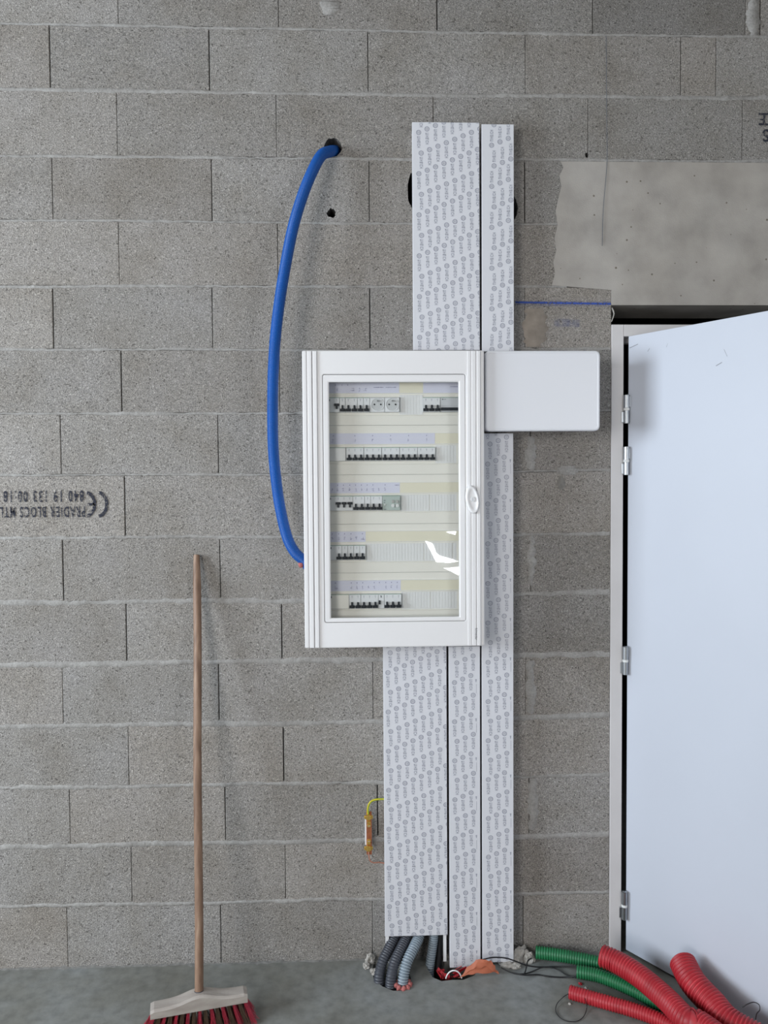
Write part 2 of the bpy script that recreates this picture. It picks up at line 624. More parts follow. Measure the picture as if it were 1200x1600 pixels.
def block(xa, xb, k, gl, gr, tint=None):
    """one hollow block seen from its face: a closed box with slightly worn arrises"""
    g = 0.0032
    zb0, zb1 = (level(k, xa) + (g if k else 0.0)), (level(k, xb) + (g if k else 0.0))
    zt0, zt1 = level(k + 1, xa) - g, level(k + 1, xb) - g
    xa += gl / 2
    xb -= gr / 2
    j = lambda s=0.0005: rnd.uniform(-s, s)
    c = 0.0015
    y = rnd.uniform(-0.0008, 0.0008)
    o = [(xa + j(), zb0 + j()), (xb + j(), zb1 + j()), (xb + j(), zt1 + j()), (xa + j(), zt0 + j())]
    i = [(o[0][0] + c, o[0][1] + c), (o[1][0] - c, o[1][1] + c), (o[2][0] - c, o[2][1] - c), (o[3][0] + c, o[3][1] - c)]
    V = [(p[0], y, p[1]) for p in i] + [(p[0], y + c, p[1]) for p in o] + [(p[0], 0.195, p[1]) for p in o]
    Fc = [[0, 1, 2, 3], [11, 10, 9, 8]]
    for a in range(4):
        b = (a + 1) % 4
        Fc += [[b, a, 4 + a, 4 + b], [4 + b, 4 + a, 8 + a, 8 + b]]
    if tint is None:
        v = rnd.uniform(0.90, 1.08)
        h = rnd.uniform(-0.016, 0.016)
        tint = (0.266 * v * (1 + h), 0.251 * v, 0.237 * v * (1 - h))
    blocks.raw(V, Fc, WM)
    tints.extend([tint] * len(Fc))


mort = MB()


def mortar_run(k, xa, xb, th, wob, proud=0.0016):
    """a ragged bead of mortar along level k"""
    step = 0.007
    n = max(2, int((xb - xa) / step))
    top, bot = [], []
    a1, a2 = rnd.uniform(0, 9), rnd.uniform(0, 9)
    ht = hb = 0.0
    for i in range(n + 1):
        x = xa + (xb - xa) * i / n
        z = level(k, x)
        ht = ht * 0.7 + rnd.gauss(0, wob) * 0.6
        hb = hb * 0.7 + rnd.gauss(0, wob) * 0.6
        up = th / 2 + ht + wob * 0.8 * math.sin(x * 9 + a1)
        dn = th / 2 + hb + wob * 0.8 * math.sin(x * 7 + a2)
        up, dn = max(up, 0.0012), max(dn, 0.0012)
        top.append((x, z + up))
        bot.append((x, z - dn))
    V, Fc = [], []
    for (x, zt), (_, zb) in zip(top, bot):
        mid = (zt + zb) / 2
        yy = -proud * rnd.uniform(0.4, 1.3)
        V += [(x, 0.004, zb), (x, yy, zb + (mid - zb) * 0.35), (x, yy, zt - (zt - mid) * 0.35), (x, 0.004, zt)]
    for i in range(n):
        for q in range(3):
            a = i * 4 + q
            Fc.append([a, a + 4, a + 5, a + 1])
    mort.raw(V, Fc, MM, True)


thick = {15: 0.010, 14: 0.015, 13: 0.011, 12: 0.009, 11: 0.010, 10: 0.010, 9: 0.011, 8: 0.009, 7: 0.012, 6: 0.020, 5: 0.023, 4: 0.021, 3: 0.016, 2: 0.022, 1: 0.017}
for k in range(0, 20):
    zmid_px = None
    if k in joints:
        ya = (LV[k + 1][1] if k < 15 else -20) if k < 15 else -20
        yb = LV[k][1] if k in LV else 1498
        js = [at(px, (ya + yb) / 2 if k < 15 else 10, 0).x for px in joints[k]]
    else:
        js = [-0.75 if k % 2 else -0.95]
    xs = sorted(js)
    cur = xs[0]
    while cur > XL + 0.3:
        cur -= 0.5
        xs.insert(0, cur)
    cur = xs[-1]
    if k <= 11:
        lim = OPX0 if k <= 10 else LINX
        if k == 12: lim = LINX
        # the pier between trunking and doorway
        while cur + 0.5 < lim - 0.10:
            cur += 0.5
            xs.append(cur)
    elif k == 12:
        lim = LINX
    else:
        lim = XR
        while cur + 0.5 < XR - 0.1:
            cur += 0.5
            xs.append(cur)
    xs = [XL] + [x for x in xs if x > XL + 0.05 and x < lim - 0.03] + [lim]
    gaps = [0.0] + [rnd.choice((0.0012, 0.0018, 0.0026, 0.0034)) for _ in xs[1:-1]] + [0.0]
    if k == 13:
        gaps = [g if i < 3 else min(g, 0.0014) for i, g in enumerate(gaps)]
    for i in range(len(xs) - 1):
        t = None
        xm = (xs[i] + xs[i + 1]) / 2
        if k == 15 and 0.75 < xm < 1.1:
            t = (0.208, 0.198, 0.189)
        if k == 13 and 0.1 < xm < 1.1:
            t = (0.252, 0.240, 0.228)
        block(xs[i], xs[i + 1], k, gaps[i], gaps[i + 1], t)
    # right of the doorway
    if k <= 12:
        rx = OPX1 if k <= 10 else OPX1 + 0.12
        xr = [rx]
        nx = rx + (0.5 if k % 2 else 0.25)
        while nx < XR - 0.1:
            xr.append(nx)
            nx += 0.5
        xr.append(XR)
        for i in range(len(xr) - 1):
            block(xr[i], xr[i + 1], k, 0.004 if i else 0, 0.004, None)
    if k > 0:
        th = thick.get(k, 0.011)
        wob = 0.0016 if k > 6 else 0.0022
        hi = OPX0 - 0.002 if k <= 10 else (LINX if k <= 12 else XR)
        mort.box(XL, hi, 0.0055, 0.18, 0, 0.0001, JM) if False else None
        mortar_run(k, XL, hi, th, wob)
        if k <= 12:
            mortar_run(k, (OPX1 if k <= 10 else OPX1 + 0.12) + 0.002, XR, th, wob)

# recessed mortar bed behind the beads, and smoothed patches on the pier
bed = MB()
for k in range(1, 20):
    hi = OPX0 if k <= 10 else (LINX if k <= 12 else XR)
    spans = [(XL, hi)] + ([((OPX1 if k <= 10 else OPX1 + 0.12), XR)] if k <= 12 else [])
    for a, b in spans:
        n = max(1, int((b - a) / 0.12))
        for i in range(n):
            x0, x1 = a + (b - a) * i / n, a + (b - a) * (i + 1) / n
            z0, z1 = level(k, x0), level(k, x1)
            mort.raw([(x0, 0.0045, z0 - 0.008), (x1, 0.0045, z1 - 0.008), (x1, 0.0045, z1 + 0.008), (x0, 0.0045, z0 + 0.008)], [[0, 1, 2, 3]], JM)


def patch(px0, px1, py0, py1, wob=0.006, proud=0.0018, mat=None, n=14):
    """a trowelled smear of mortar with a ragged outline"""
    a, b = at(px0, py0, 0), at(px1, py1, 0)
    L_, R_ = [], []
    for i in range(n + 1):
        t = i / n
        z = b.z + (a.z - b.z) * t
        e = 0.35 + 0.65 * math.sin(math.pi * min(1, max(0, t * 0.8 + 0.1)))
        cx, hw = (a.x + b.x) / 2, abs(b.x - a.x) / 2
        L_.append((cx - hw * e + rnd.uniform(-wob, wob), z))
        R_.append((cx + hw * e + rnd.uniform(-wob, wob), z))
    V, Fc = [], []
    for (x0, z), (x1, _) in zip(L_, R_):
        V += [(x0, 0.003, z), (x0 + 0.003, -proud, z), (x1 - 0.003, -proud, z), (x1, 0.003, z)]
    for i in range(n):
        for q in range(3):
            s0 = i * 4 + q
            Fc.append([s0, s0 + 1, s0 + 5, s0 + 4])
    mort.raw(V, Fc, mat or MM, True)


for p in [(821, 837, 1032, 1116), (824, 842, 1216, 1296), (824, 837, 836, 915), (821, 838, 682, 734), (826, 840, 556, 640), (1166, 1188, -4, 56), (500, 532, -6, 24)]:
    patch(*p)
patch(815, 856, 482, 542, 0.010, mat=plain('brown_mortar_smear', (0.30, 0.262, 0.225), 0.95, var=0.15, vscale=30, bump=0.5))
patch(868, 905, 728, 742, 0.008)
patch(868, 884, 745, 765, 0.006, mat=plain('damp_mortar_patch', (0.20, 0.19, 0.175), 0.95, var=0.2, vscale=50))

# --- holes really cut through the faces of the blocks
def ragged(cx, cz, rx, rz, n, wob, r=rnd):
    return [(cx + rx * math.cos(2 * math.pi * i / n) * (1 + r.uniform(-wob, wob)), cz + rz * math.sin(2 * math.pi * i / n) * (1 + r.uniform(-wob, wob))) for i in range(n)]


cut = MB()
for (px, py, rx, ry, wob) in [(520, 230.5, 13.8, 14.2, 0.05), (518, 333, 7.0, 7.0, 0.22), (645, 298, 9, 26, 0.14), (803, 325, 5.5, 17, 0.15), (560, 1314, 2.6, 2.6, 0.1), (804, 834, 3.2, 2.6, 0.2), (917, 242, 2.5, 4, 0.2)]:
    c = at(px, py, 0)
    cut.prism(ragged(c.x, c.z, rx / 484, ry / 484, 22, wob), -0.03, 0.14, MM)
cutter = cut.build('hole_cutter', centre=False)
tmpb = bmesh.new()
tmpb.from_mesh(cutter.data)
bmesh.ops.recalc_face_normals(tmpb, faces=tmpb.faces[:])
tmpb.to_mesh(cutter.data)
tmpb.free()
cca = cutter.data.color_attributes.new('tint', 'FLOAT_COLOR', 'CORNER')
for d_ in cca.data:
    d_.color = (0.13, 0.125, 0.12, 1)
wall_src = blocks.build('wall_back', centre=False)
ca = wall_src.data.color_attributes.new('tint', 'FLOAT_COLOR', 'CORNER')
li = 0
for pi, p in enumerate(wall_src.data.polygons):
    c = tints[pi]
    for _ in p.loop_indices:
        ca.data[li].color = (*c, 1)
        li += 1


def apply_cut(obj, cutter_obj):
    md = obj.modifiers.new('cut', 'BOOLEAN')
    md.operation = 'DIFFERENCE'
    md.solver = 'EXACT'
    md.object = cutter_obj
    bpy.context.view_layer.update()
    dg = bpy.context.evaluated_depsgraph_get()
    me = bpy.data.meshes.new_from_object(obj.evaluated_get(dg))
    obj.modifiers.clear()
    obj.data = me


apply_cut(wall_src, cutter)
bpy.data.objects.remove(cutter)
wall = wall_src
tag(wall, kind='structure')
mo = mort.build('mortar_joint', wall, centre=False)

# lintel: smooth cast beam with a ragged left end
lin = MB()
zt = at(1000, 253, 0).z
zb = OPZ
pts = []
for py, px in [(253, 876), (262, 880), (275, 874), (292, 877), (310, 872), (330, 868), (352, 871), (372, 866), (392, 869), (410, 864), (428, 867), (446, 862)]:
    q = at(px, py, 0)
    pts.append((q.x, q.z))
q = at(955, 453.5, 0)
outl = pts + [(q.x, q.z), (q.x, zb), (OPX1 + 0.14, zb), (OPX1 + 0.14, zt)]
lin.prism(outl[::1], -0.0032, 0.195, M['lintel'])
lin.build('lintel', wall, centre=False)

# blue chalk line snapped beside the trunking, pencil thread above the lintel
ck = MB()
for (x0, x1, y0, y1, hh, mt, yy) in [(805, 954, 472.5, 475, 1.5, M['chalk'], -0.0022), (805, 835, 473, 474.5, 3.6, M['chalk2'], -0.0026), (835, 954, 474, 475, 4.2, M['chalk2'], -0.0019), (866, 905, 504, 505, 6, M['chalk2'], -0.0016)]:
    a, b, c_, d = at(x0, y0 + hh, 0), at(x1, y1 + hh, 0), at(x1, y1 - hh, 0), at(x0, y0 - hh, 0)
    ck.raw([(p.x, yy, p.z) for p in (a, b, c_, d)], [[0, 1, 2, 3]], mt)
ck.build('chalk_line', wall, centre=False)

# stamped lettering on two blocks, upside down as the blocks were laid
st = MB()


def stamp_text(txt, px0, px1, py0, py1):
    """upside-down line filling the pixel box px0..px1, py0..py1"""
    a, b = at(px0, py1, 0), at(px1, py0, 0)
    V, Fc, _ = text_mesh(txt, b.z - a.z, b.x - a.x, 1.30, 0.018)
    st.raw([(b.x - x, -0.0018, b.z - z) for x, z in V], [f[:] for f in Fc], M['stamp'])


stamp_text('840 19 133 00:18', 6, 131, 766, 785)
stamp_text('PRADIER BLOCS MTL', 0, 133, 791, 809)


def arc_stroke(cx, cy, rx, ry, a0, a1, wpx, n=16):
    V, Fc = [], []
    for i in range(n + 1):
        t = math.radians(a0 + (a1 - a0) * i / n)
        for s_ in (-1, 1):
            p = at(cx + (rx + s_ * wpx / 2) * math.cos(t), cy - (ry + s_ * wpx / 2) * math.sin(t), 0)
            V.append((p.x, -0.0018, p.z))
    for i in range(n):
        Fc.append([2 * i, 2 * i + 1, 2 * i + 3, 2 * i + 2])
    st.raw(V, Fc, M['stamp'])


arc_stroke(153, 788, 14, 18.5, -82, 82, 5)           # C, upside down
arc_stroke(134, 788, 14, 18.5, -82, 82, 5)           # E of the mark, upside down
a, b = at(137, 790, 0), at(149, 786, 0)
st.raw([(a.x, -0.0018, a.z), (b.x, -0.0018, a.z), (b.x, -0.0018, b.z), (a.x, -0.0018, b.z)], [[0, 1, 2, 3]], M['stamp'])
for bx in ((1185, 1203, 177, 180), (1185, 1203, 193, 196), (1192.3, 1195, 180, 193), (1187, 1192, 186, 188.5)):
    a, b = at(bx[0], bx[3], 0), at(bx[1], bx[2], 0)
    st.raw([(a.x, -0.0018, a.z), (b.x, -0.0018, a.z), (b.x, -0.0018, b.z), (a.x, -0.0018, b.z)], [[0, 1, 2, 3]], M['stamp'])
stamp_text('S', 1191, 1202, 202, 222)
st.build('stamped_lettering', wall, centre=False)

# pieces of crumbled mortar along the foot of the wall
# ------------------------------------------------------------------ floor with the broken-out pit under the trunking
fl = MB()
fl.box(XL, XR, -4.8, 0.35, -0.16, 0.0, M['floor'])
floor = fl.build('floor', centre=False)
fc = MB()
pit = [atz(x, y, 0) for x, y in [(664, 1501), (668, 1514), (676, 1527), (690, 1533), (706, 1531), (724, 1531), (741, 1524), (752, 1511), (752, 1500)]]
pit2 = [atz(x, y, 0) for x, y in [(584, 1503), (581, 1516), (584, 1530), (597, 1541), (614, 1548), (632, 1548), (641, 1541), (642, 1528), (636, 1512), (620, 1503)]]
for poly in (pit, pit2):
    n = len(poly)
    V = [(p.x, p.y, 0.02) for p in poly] + [(p.x, p.y, -0.11 if poly is pit else -0.06) for p in poly]
    fc.raw(V, [list(range(n))[::-1], list(range(n, 2 * n))] + [[i, (i + 1) % n, n + (i + 1) % n, n + i] for i in range(n)], M['floor'])
bmc = fc.build('floor_cutter', centre=False)
tmp = bmesh.new()
tmp.from_mesh(bmc.data)
bmesh.ops.recalc_face_normals(tmp, faces=tmp.faces[:])
tmp.to_mesh(bmc.data)
tmp.free()
apply_cut(floor, bmc)
bpy.data.objects.remove(bmc)
tag(floor, kind='structure')

# crumbly fillet where floor and wall meet
cr = MB()
x = XL
prev = None
V, Fc = [], []
nn = 0
while x < OPX0 - 0.004:
    d_ = 0.002 + abs(rnd.gauss(0, 0.005))
    h_ = 0.001 + abs(rnd.gauss(0, 0.004))
    V += [(x, 0.002, h_), (x, -d_ * 0.5, h_ * 0.6), (x, -d_, -0.001)]
    if nn:
        for q in range(2):
            Fc.append([nn * 3 - 3 + q, nn * 3 - 2 + q, nn * 3 + 1 + q, nn * 3 + q])
    nn += 1
    x += 0.012
cr.raw(V, Fc, M['joint'], True)
cr.build('mortar_fillet', floor, centre=False)

# ------------------------------------------------------------------ rest of the room and the unlit room behind the door
def slab(name, b_, mat):
    q = MB()
    q.box(*b_, mat)
    o = q.build(name, centre=False)
    return tag(o, kind='structure')


TOP = 3.98
slab('ceiling', (XL, XR, -4.8, 0.2, TOP, TOP + 0.15), M['plaster'])
lw = MB()
for b_ in [(-4.15, -4.0, -4.8, 0.2, 0, 0.95), (-4.15, -4.0, -4.8, 0.2, 2.85, TOP), (-4.15, -4.0, -4.8, -2.7, 0.95, 2.85), (-4.15, -4.0, -0.9, 0.2, 0.95, 2.85)]:
    lw.box(*b_, M['plaster'])
tag(lw.build('wall_left', centre=False), kind='structure')
slab('wall_right', (4.4, 4.55, -4.8, 0.2, 0, TOP), M['plaster'])
# rear wall, plus three glowing shapes made up for the reflection in the glass
rw = MB()
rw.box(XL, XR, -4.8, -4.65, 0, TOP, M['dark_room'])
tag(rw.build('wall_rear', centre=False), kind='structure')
GY = -4.64


def mirror_pt(px, py):
    g = at(px, py, -0.158)
    d = g - CAM
    d.y = -d.y
    t = (GY - g.y) / d.y
    p = g + d * t
    return (p.x, p.z)


for i, poly in enumerate([[(664.5, 845), (676, 849), (681, 863), (688, 869), (701, 872), (716, 877), (703, 879.5), (682, 878)],
                          [(694, 888), (718, 886), (717, 899), (709, 895)], [(697, 831), (713, 830), (712, 836), (705, 834)]]):
    pp = [mirror_pt(*p) for p in poly]
    q = MB()
    n = len(pp)
    V = [(p[0], GY, p[1]) for p in pp] + [(p[0], GY - 0.01, p[1]) for p in pp]
    q.raw(V, [list(range(n)), list(range(2 * n - 1, n - 1, -1))] + [[(i_ + 1) % n, i_, n + i_, n + (i_ + 1) % n] for i_ in range(n)], M['glow1'])
    tag(q.build('window_%d' % (i + 1), centre=False), kind='structure')  # unseen emitter added behind the camera, outlined to suit the white reflection

dk = MB()
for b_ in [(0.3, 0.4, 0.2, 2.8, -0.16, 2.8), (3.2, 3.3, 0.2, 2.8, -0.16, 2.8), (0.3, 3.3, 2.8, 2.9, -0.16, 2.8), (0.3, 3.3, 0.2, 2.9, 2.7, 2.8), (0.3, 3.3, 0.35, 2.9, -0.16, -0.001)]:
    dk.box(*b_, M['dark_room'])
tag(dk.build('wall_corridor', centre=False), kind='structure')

# ------------------------------------------------------------------ door
door = empty('door_1', (0.88, 0.0, 0))
tag(door, kind='structure')
fr = MB()
fx0, fx1 = 0.826, 0.866
fr.box(fx0, fx1, -0.003, 0.07, 0.0, 2.078, M['frame'], 0.002)
fr.box(1.822 - 0.04, 1.822, -0.003, 0.07, 0.0, 2.078, M['frame'], 0.002)
fr.box(fx1, 1.782, -0.0025, 0.07, 2.040, 2.078, M['frame'], 0.002)
# rebate stop behind the leaf
fr.box(fx0, fx1 + 0.012, 0.045, 0.07, 0.0, 2.05, M['frame'], 0.001)
fr.box(1.77, 1.80, 0.045, 0.07, 0.0, 2.05, M['frame'], 0.001)
fr.box(fx1, 1.79, 0.045, 0.07, 2.026, 2.06, M['frame'], 0.001)
fr.build('door_frame', door)
ang = math.atan2(-0.818, 0.574)
DM = Matrix.Translation((0.8825, 0.0, 0)) @ Matrix.Rotation(ang, 4, 'Z')
lf = MB()
lf.box(0.0, 0.905, 0.0, 0.040, 0.009, 2.040, M['door'], 0.0012, mtx=DM)
leaf = lf.build('door_leaf', door)
for (sx, sz, ln, an) in [(0.02, 2.005, 0.016, 0.25), (0.14, 1.99, 0.006, 1.2), (0.075, 1.985, 0.006, 0.9), (0.33, 1.94, 0.012, 2.0), (0.31, 1.91, 0.010, 0.4)]:
    q = MB()
    dx, dz = math.cos(an) * ln, math.sin(an) * ln
    pts = [(sx - dx, sz - dz), (sx + dx, sz + dz), (sx + dx, sz + dz + 0.0016), (sx - dx, sz - dz + 0.0016)]
    q.raw([DM @ Vector((a_, -0.0004, b_)) for a_, b_ in pts], [[0, 1, 2, 3]], M['pencil'])
    q.build('scuff', leaf)
for i, (pxa, pya, pyb) in enumerate([(977, 617.5, 661.5), (976, 698.5, 742), (972, 1010.5, 1054), (969.5, 1393, 1436.5)]):
    y = -0.010
    t_, b_ = at(pxa, pya, y), at(pxa, pyb, y)
    xm = 0.8735
    q = MB()
    h = t_.z - b_.z
    q.cyl((xm, y, b_.z), (xm, y, b_.z + h * 0.45), 0.0085, M['steel'])
    q.cyl((xm, y, b_.z + h * 0.55), (xm, y, t_.z), 0.0098, M['steel'])
    q.cyl((xm, y, t_.z), (xm, y, t_.z + 0.002), 0.007, M['steel'], r2=0.004)
    q.box(xm - 0.004, xm + 0.014, y + 0.004, y + 0.0115, b_.z + h * 0.58, t_.z - 0.003, M['steel'], 0.001)
    q.box(xm - 0.0145, xm + 0.002, y + 0.0035, y + 0.0085, b_.z + 0.003, b_.z + h * 0.42, M['steel'], 0.001)
    hg = q.build('hinge', door)
    q = MB()
    q.cyl((xm, y, b_.z + h * 0.455), (xm, y, b_.z + h * 0.545), 0.0098, M['nylon'])
    q.build('hinge_washer', hg)

# ------------------------------------------------------------------ cable trunking with printed protective film
FY = -0.060


def trunk(pxL, pxR, pyT, pyB, ncol, x_first, y_first, label, flip=False, edge=None, base_to=None, slit=0.0):
    a, b = at(pxL, pyT, FY), at(pxR, pyB, FY)
    a2, b2 = at(pxL, pyB, FY), at(pxR, pyT, FY)
    x0, x1 = (a.x + at(pxL, pyB, FY).x) / 2, (b.x + at(pxR, pyT, FY).x) / 2
    zT, zB = (a.z + b2.z) / 2, b.z
    if base_to is None:
        base_to = zB
    root = empty('cable_trunking', ((x0 + x1) / 2, 0, base_to))
    tag(root, label, 'cable trunking', 'white cable trunking runs under printed film')
    q = MB()
    t = 0.0022
    e = 0.003
    q.box(x0 + e, x1 - e, -t, -0.0002, base_to if zB - base_to < 0.05 else zB + 0.08, zT - 0.002, M['trunk_in'])
    for xx in (x0 + e, x1 - e - t):
        q.box(xx, xx + t, FY + 0.012, -t, base_to, zT - 0.002, M['trunk_in'])
    for xx in (x0 + e, x1 - e - 0.010):
        q.box(xx, xx + 0.010, FY + 0.0095, FY + 0.012, base_to, zT - 0.002, M['trunk_in'])
    q.build('trunk_base', root)
    q = MB()
    q.box(x0, x1, FY, FY + 0.0032, zB, zT, M['trunk'], 0.0014, 2)
    for xx in (x0 + 0.0002, x1 - 0.0022):
        q.box(xx, xx + 0.002, FY + 0.002, FY + 0.014, zB, zT, M['trunk'])
    # film print: a ringed mark and a column of small upright characters, repeated
    PX, PZ, SK, ALT = 0.0262, 0.0632, 0.0108, 0.0076
    y = FY - 0.0004
    pr = M['print']
    cl = lambda v: (min(max(v[0], x0 + 0.0015), x1 - 0.0015), y, min(max(v[1], zB), zT))
    org = at(x_first, y_first, FY)
    kmin = int((org.z - zT) / PZ) - 3
    kmax = int((org.z - zB) / PZ) + 3
    s = -1 if flip else 1
    for c in range(ncol):
        for k in range(kmin, kmax):
            cx = org.x + c * PX + (ALT if k % 2 else 0)
            cz = org.z - k * PZ + c * SK
            if cz < zB - 0.05 or cz > zT + 0.05 or cx - 0.006 > x1:
                continue
            ns = 16
            V = [cl((cx + 0.0080 * math.cos(2 * math.pi * i / ns), cz + 0.0080 * math.sin(2 * math.pi * i / ns))) for i in range(ns)]
            V += [cl((cx + 0.0056 * math.cos(2 * math.pi * i / ns), cz + 0.0056 * math.sin(2 * math.pi * i / ns))) for i in range(ns)]
            if abs(cz - min(max(cz, zB), zT)) < 0.004 or (zB < cz < zT):
                q.raw(V, [[i, (i + 1) % ns, ns + (i + 1) % ns, ns + i] for i in range(ns)], pr)
                for dx in (-0.0030, 0.0, 0.0030):
                    hh = 0.0044 - abs(dx) * 0.3
                    w_ = 0.0006
                    q.raw([cl((cx + dx - w_, cz - hh)), cl((cx + dx + w_, cz - hh)), cl((cx + dx + w_, cz + hh)), cl((cx + dx - w_, cz + hh))], [[0, 1, 2, 3]], pr)
            # characters
            z = cz - s * 0.0118
            tx = cx + 0.0002
            rr = [(0, 1, 0, .25), (0, 1, .65, .9), (0, .25, .2, .8), (0, 1, 1.2, 1.45), (0, 1, 1.8, 2.02), (.4, .6, 1.95, 2.6), (0, 1, 2.5, 2.72), (0, 1, 3.1, 3.35), (.75, 1, 3.2, 4.1),
                  (.4, .6, 3.2, 4.0), (0, .25, 3.2, 3.9), (0, 1, 4.45, 4.7), (0, 1, 5.05, 5.3), (.75, 1, 5.3, 5.9), (0, .22, 5.3, 5.9), (0, 1, 6.2, 6.45), (.4, .6, 6.3, 7.0), (0, 1, 6.95, 7.2)]
            CH = 0.0049
            for u0, u1, w0, w1 in rr:
                xa, xb = tx - 0.0050 + u0 * 0.010, tx - 0.0050 + u1 * 0.010
                za, zb_ = z - s * w0 * CH, z - s * w1 * CH
                if max(za, zb_) < zB or min(za, zb_) > zT or xa > x1 - 0.002 or xb < x0:
                    continue
                za, zb_ = min(za, zb_), max(za, zb_)
                q.raw([cl((xa, za)), cl((xb, za)), cl((xb, zb_)), cl((xa, zb_))], [[0, 1, 2, 3]], M['print2'])
    if edge:
        # faint maker's tick near the film edge
        for k in range(kmin // 2, kmax // 2 + 1):
            ez = org.z - k * 2 * PZ + edge[1]
            ex = x0 + edge[0]
            if zB < ez - 0.05 and ez < zT:
                q.raw([(ex - 0.0025, y, ez), (ex + 0.0025, y, ez), (ex + 0.0008, y, ez - 0.010), (ex - 0.0008, y, ez - 0.010)], [[0, 1, 2, 3]], pr)
                q.raw([(ex + 0.0004, y, ez - 0.046), (ex + 0.0014, y, ez - 0.046), (ex + 0.0014, y, ez - 0.016), (ex + 0.0004, y, ez - 0.016)], [[0, 1, 2, 3]], pr)
    q.build('trunk_cover', root)
    return root


trunk(645, 749.5, 191, 547, 8, 654, 207, 'wide white trunking rising above the distribution board, beside the blue hose hole')
trunk(753, 803, 194, 549, 3, 768, 227, 'narrow white trunking rising above the plain white box, right of the wide run', flip=True)
trunk(600, 698.5, 1010, 1461, 8, 606, 1051, 'wide white trunking below the board, cut short with grey conduits spilling out of its foot', base_to=0.018)
trunk(702, 750.5, 1010, 1511, 3, 710, 1066.5, 'narrow white trunking below the board, in the middle of the three lower runs', edge=(0.087, 0.010), base_to=0.001)
trunk(753, 802.3, 677, 1503, 3, 762.5, 1035, 'long narrow white trunking from under the plain white box down to the floor', edge=(0.092, 0.015), base_to=0.001)

# ------------------------------------------------------------------ distribution board
BX0, BX1, BZ0, BZ1, BF = -0.1625, 0.384, 1.071, 1.967, -0.165
board = empty('distribution_board', ((BX0 + BX1) / 2, 0, BZ0))
tag(board, 'large white distribution board with a glazed door showing five rows of switches', 'distribution board')
q = MB()
t = 0.003
by = -0.128
bx0, bx1, bz0, bz1 = BX0 + 0.006, BX1 - 0.004, BZ0 + 0.004, BZ1 - 0.004
q.box(bx0, bx1, -0.004, -0.0005, bz0, bz1, M['white'])
q.box(bx0, bx0 + t, by, -0.004, bz0, bz1, M['white'])
q.box(bx1 - t, bx1, by, -0.004, bz0, bz1, M['white'])
q.box(bx0, bx1, by, -0.004, bz0, bz0 + t, M['white'])
q.box(bx0, bx1, by, -0.004, bz1 - t, bz1, M['white'])
q.build('back_box', board)


def rrect(x0, x1, z0, z1, r, n=5):
    out = []
    for cx, cz, a0 in ((x0 + r, z0 + r, 180), (x1 - r, z0 + r, 270), (x1 - r, z1 - r, 0), (x0 + r, z1 - r, 90)):
        for i in range(n + 1):
            a_ = math.radians(a0 + 90 * i / n)
            out.append((cx + r * math.cos(a_), cz + r * math.sin(a_)))
    return out


def loft(qb, rings, mat, close=False, smooth=False):
    """rings: list of (outline, y)"""
    n = len(rings[0][0])
    V, Fc = [], []
    for ol, y in rings:
        V += [(p[0], y, p[1]) for p in ol]
    for k in range(len(rings) - 1):
        for i in range(n):
            i2 = (i + 1) % n
            Fc.append([k * n + i, k * n + i2, (k + 1) * n + i2, (k + 1) * n + i])
    if close:
        Fc.append([(len(rings) - 1) * n + i for i in range(n)])
    qb.raw(V, Fc, mat, smooth)


W = lambda px, py, Y=BF: at(px, py, Y)
wx0, wx1 = W(505.5, 780).x, W(728, 780).x
wz0, wz1 = W(616, 972).z, W(616, 584.5).z
gx0, gx1 = W(515.5, 780, -0.160).x, W(717, 780, -0.160).x
gz0, gz1 = W(616, 964.5, -0.160).z, W(616, 597, -0.160).z
q = MB()
ro = lambda d: rrect(BX0 + d, BX1 - d, BZ0 + d, BZ1 - d, 0.006 - min(d, 0.003))
wi = lambda d: rrect(wx0 + d, wx1 - d, wz0 + d, wz1 - d, 0.007 - min(0.003, max(-0.003, d)))
loft(q, [(ro(0.0), -0.120), (ro(0.0), BF + 0.003), (ro(0.0012), BF + 0.0008), (ro(0.004), BF), (wi(-0.002), BF), (wi(-0.0002), BF + 0.0012), (wi(0.0), BF + 0.007)], M['white'])
# raised ribs down both sides
for (pa, pb, h_) in [(474.5, 480.5, 0.004), (482.5, 489, 0.006), (490.5, 497, 0.005), (730.8, 735.5, 0.0022), (737, 743.5, 0.0035), (745, 750.5, 0.005)]:
    xa, xb = W(pa, 780).x, W(pb, 780).x
    q.box(xa, xb, BF - h_, BF + 0.002, BZ0 + 0.002, BZ1 - 0.002, M['white'], min(0.0018, h_ * 0.45), 3)
q.build('door_panel', board)
q = MB()
gi = lambda d: rrect(gx0 - d, gx1 + d, gz0 - d, gz1 + d, 0.0025)
loft(q, [(wi(0.0016), BF + 0.007), (wi(0.0016), BF + 0.0015), (wi(0.003), BF + 0.0002), (gi(0.004), BF + 0.0006), (gi(0.0004), BF + 0.0022), (gi(0), BF + 0.012)], M['white'])
q.build('window_frame', board)
q = MB()
q.box(gx0 - 0.003, gx1 + 0.003, BF + 0.0068, BF + 0.0098, gz0 - 0.003, gz1 + 0.003, M['glass'])
q.build('glass_pane', board)

# lock handle
hc = (W(737.5, 780.5).x, W(737.5, 780.5).z)
q = MB()
ang_h = math.radians(8)


def oval(a_, b_, dx=0, dz=0, n=32):
    out = []
    for i in range(n):
        t_ = 2 * math.pi * i / n
        x_, z_ = a_ * math.cos(t_), b_ * math.sin(t_)
        out.append((hc[0] + dx + x_ * math.cos(ang_h) - z_ * math.sin(ang_h) * -1 * -1, hc[1] + dz + x_ * math.sin(ang_h) + z_ * math.cos(ang_h)))
    return out


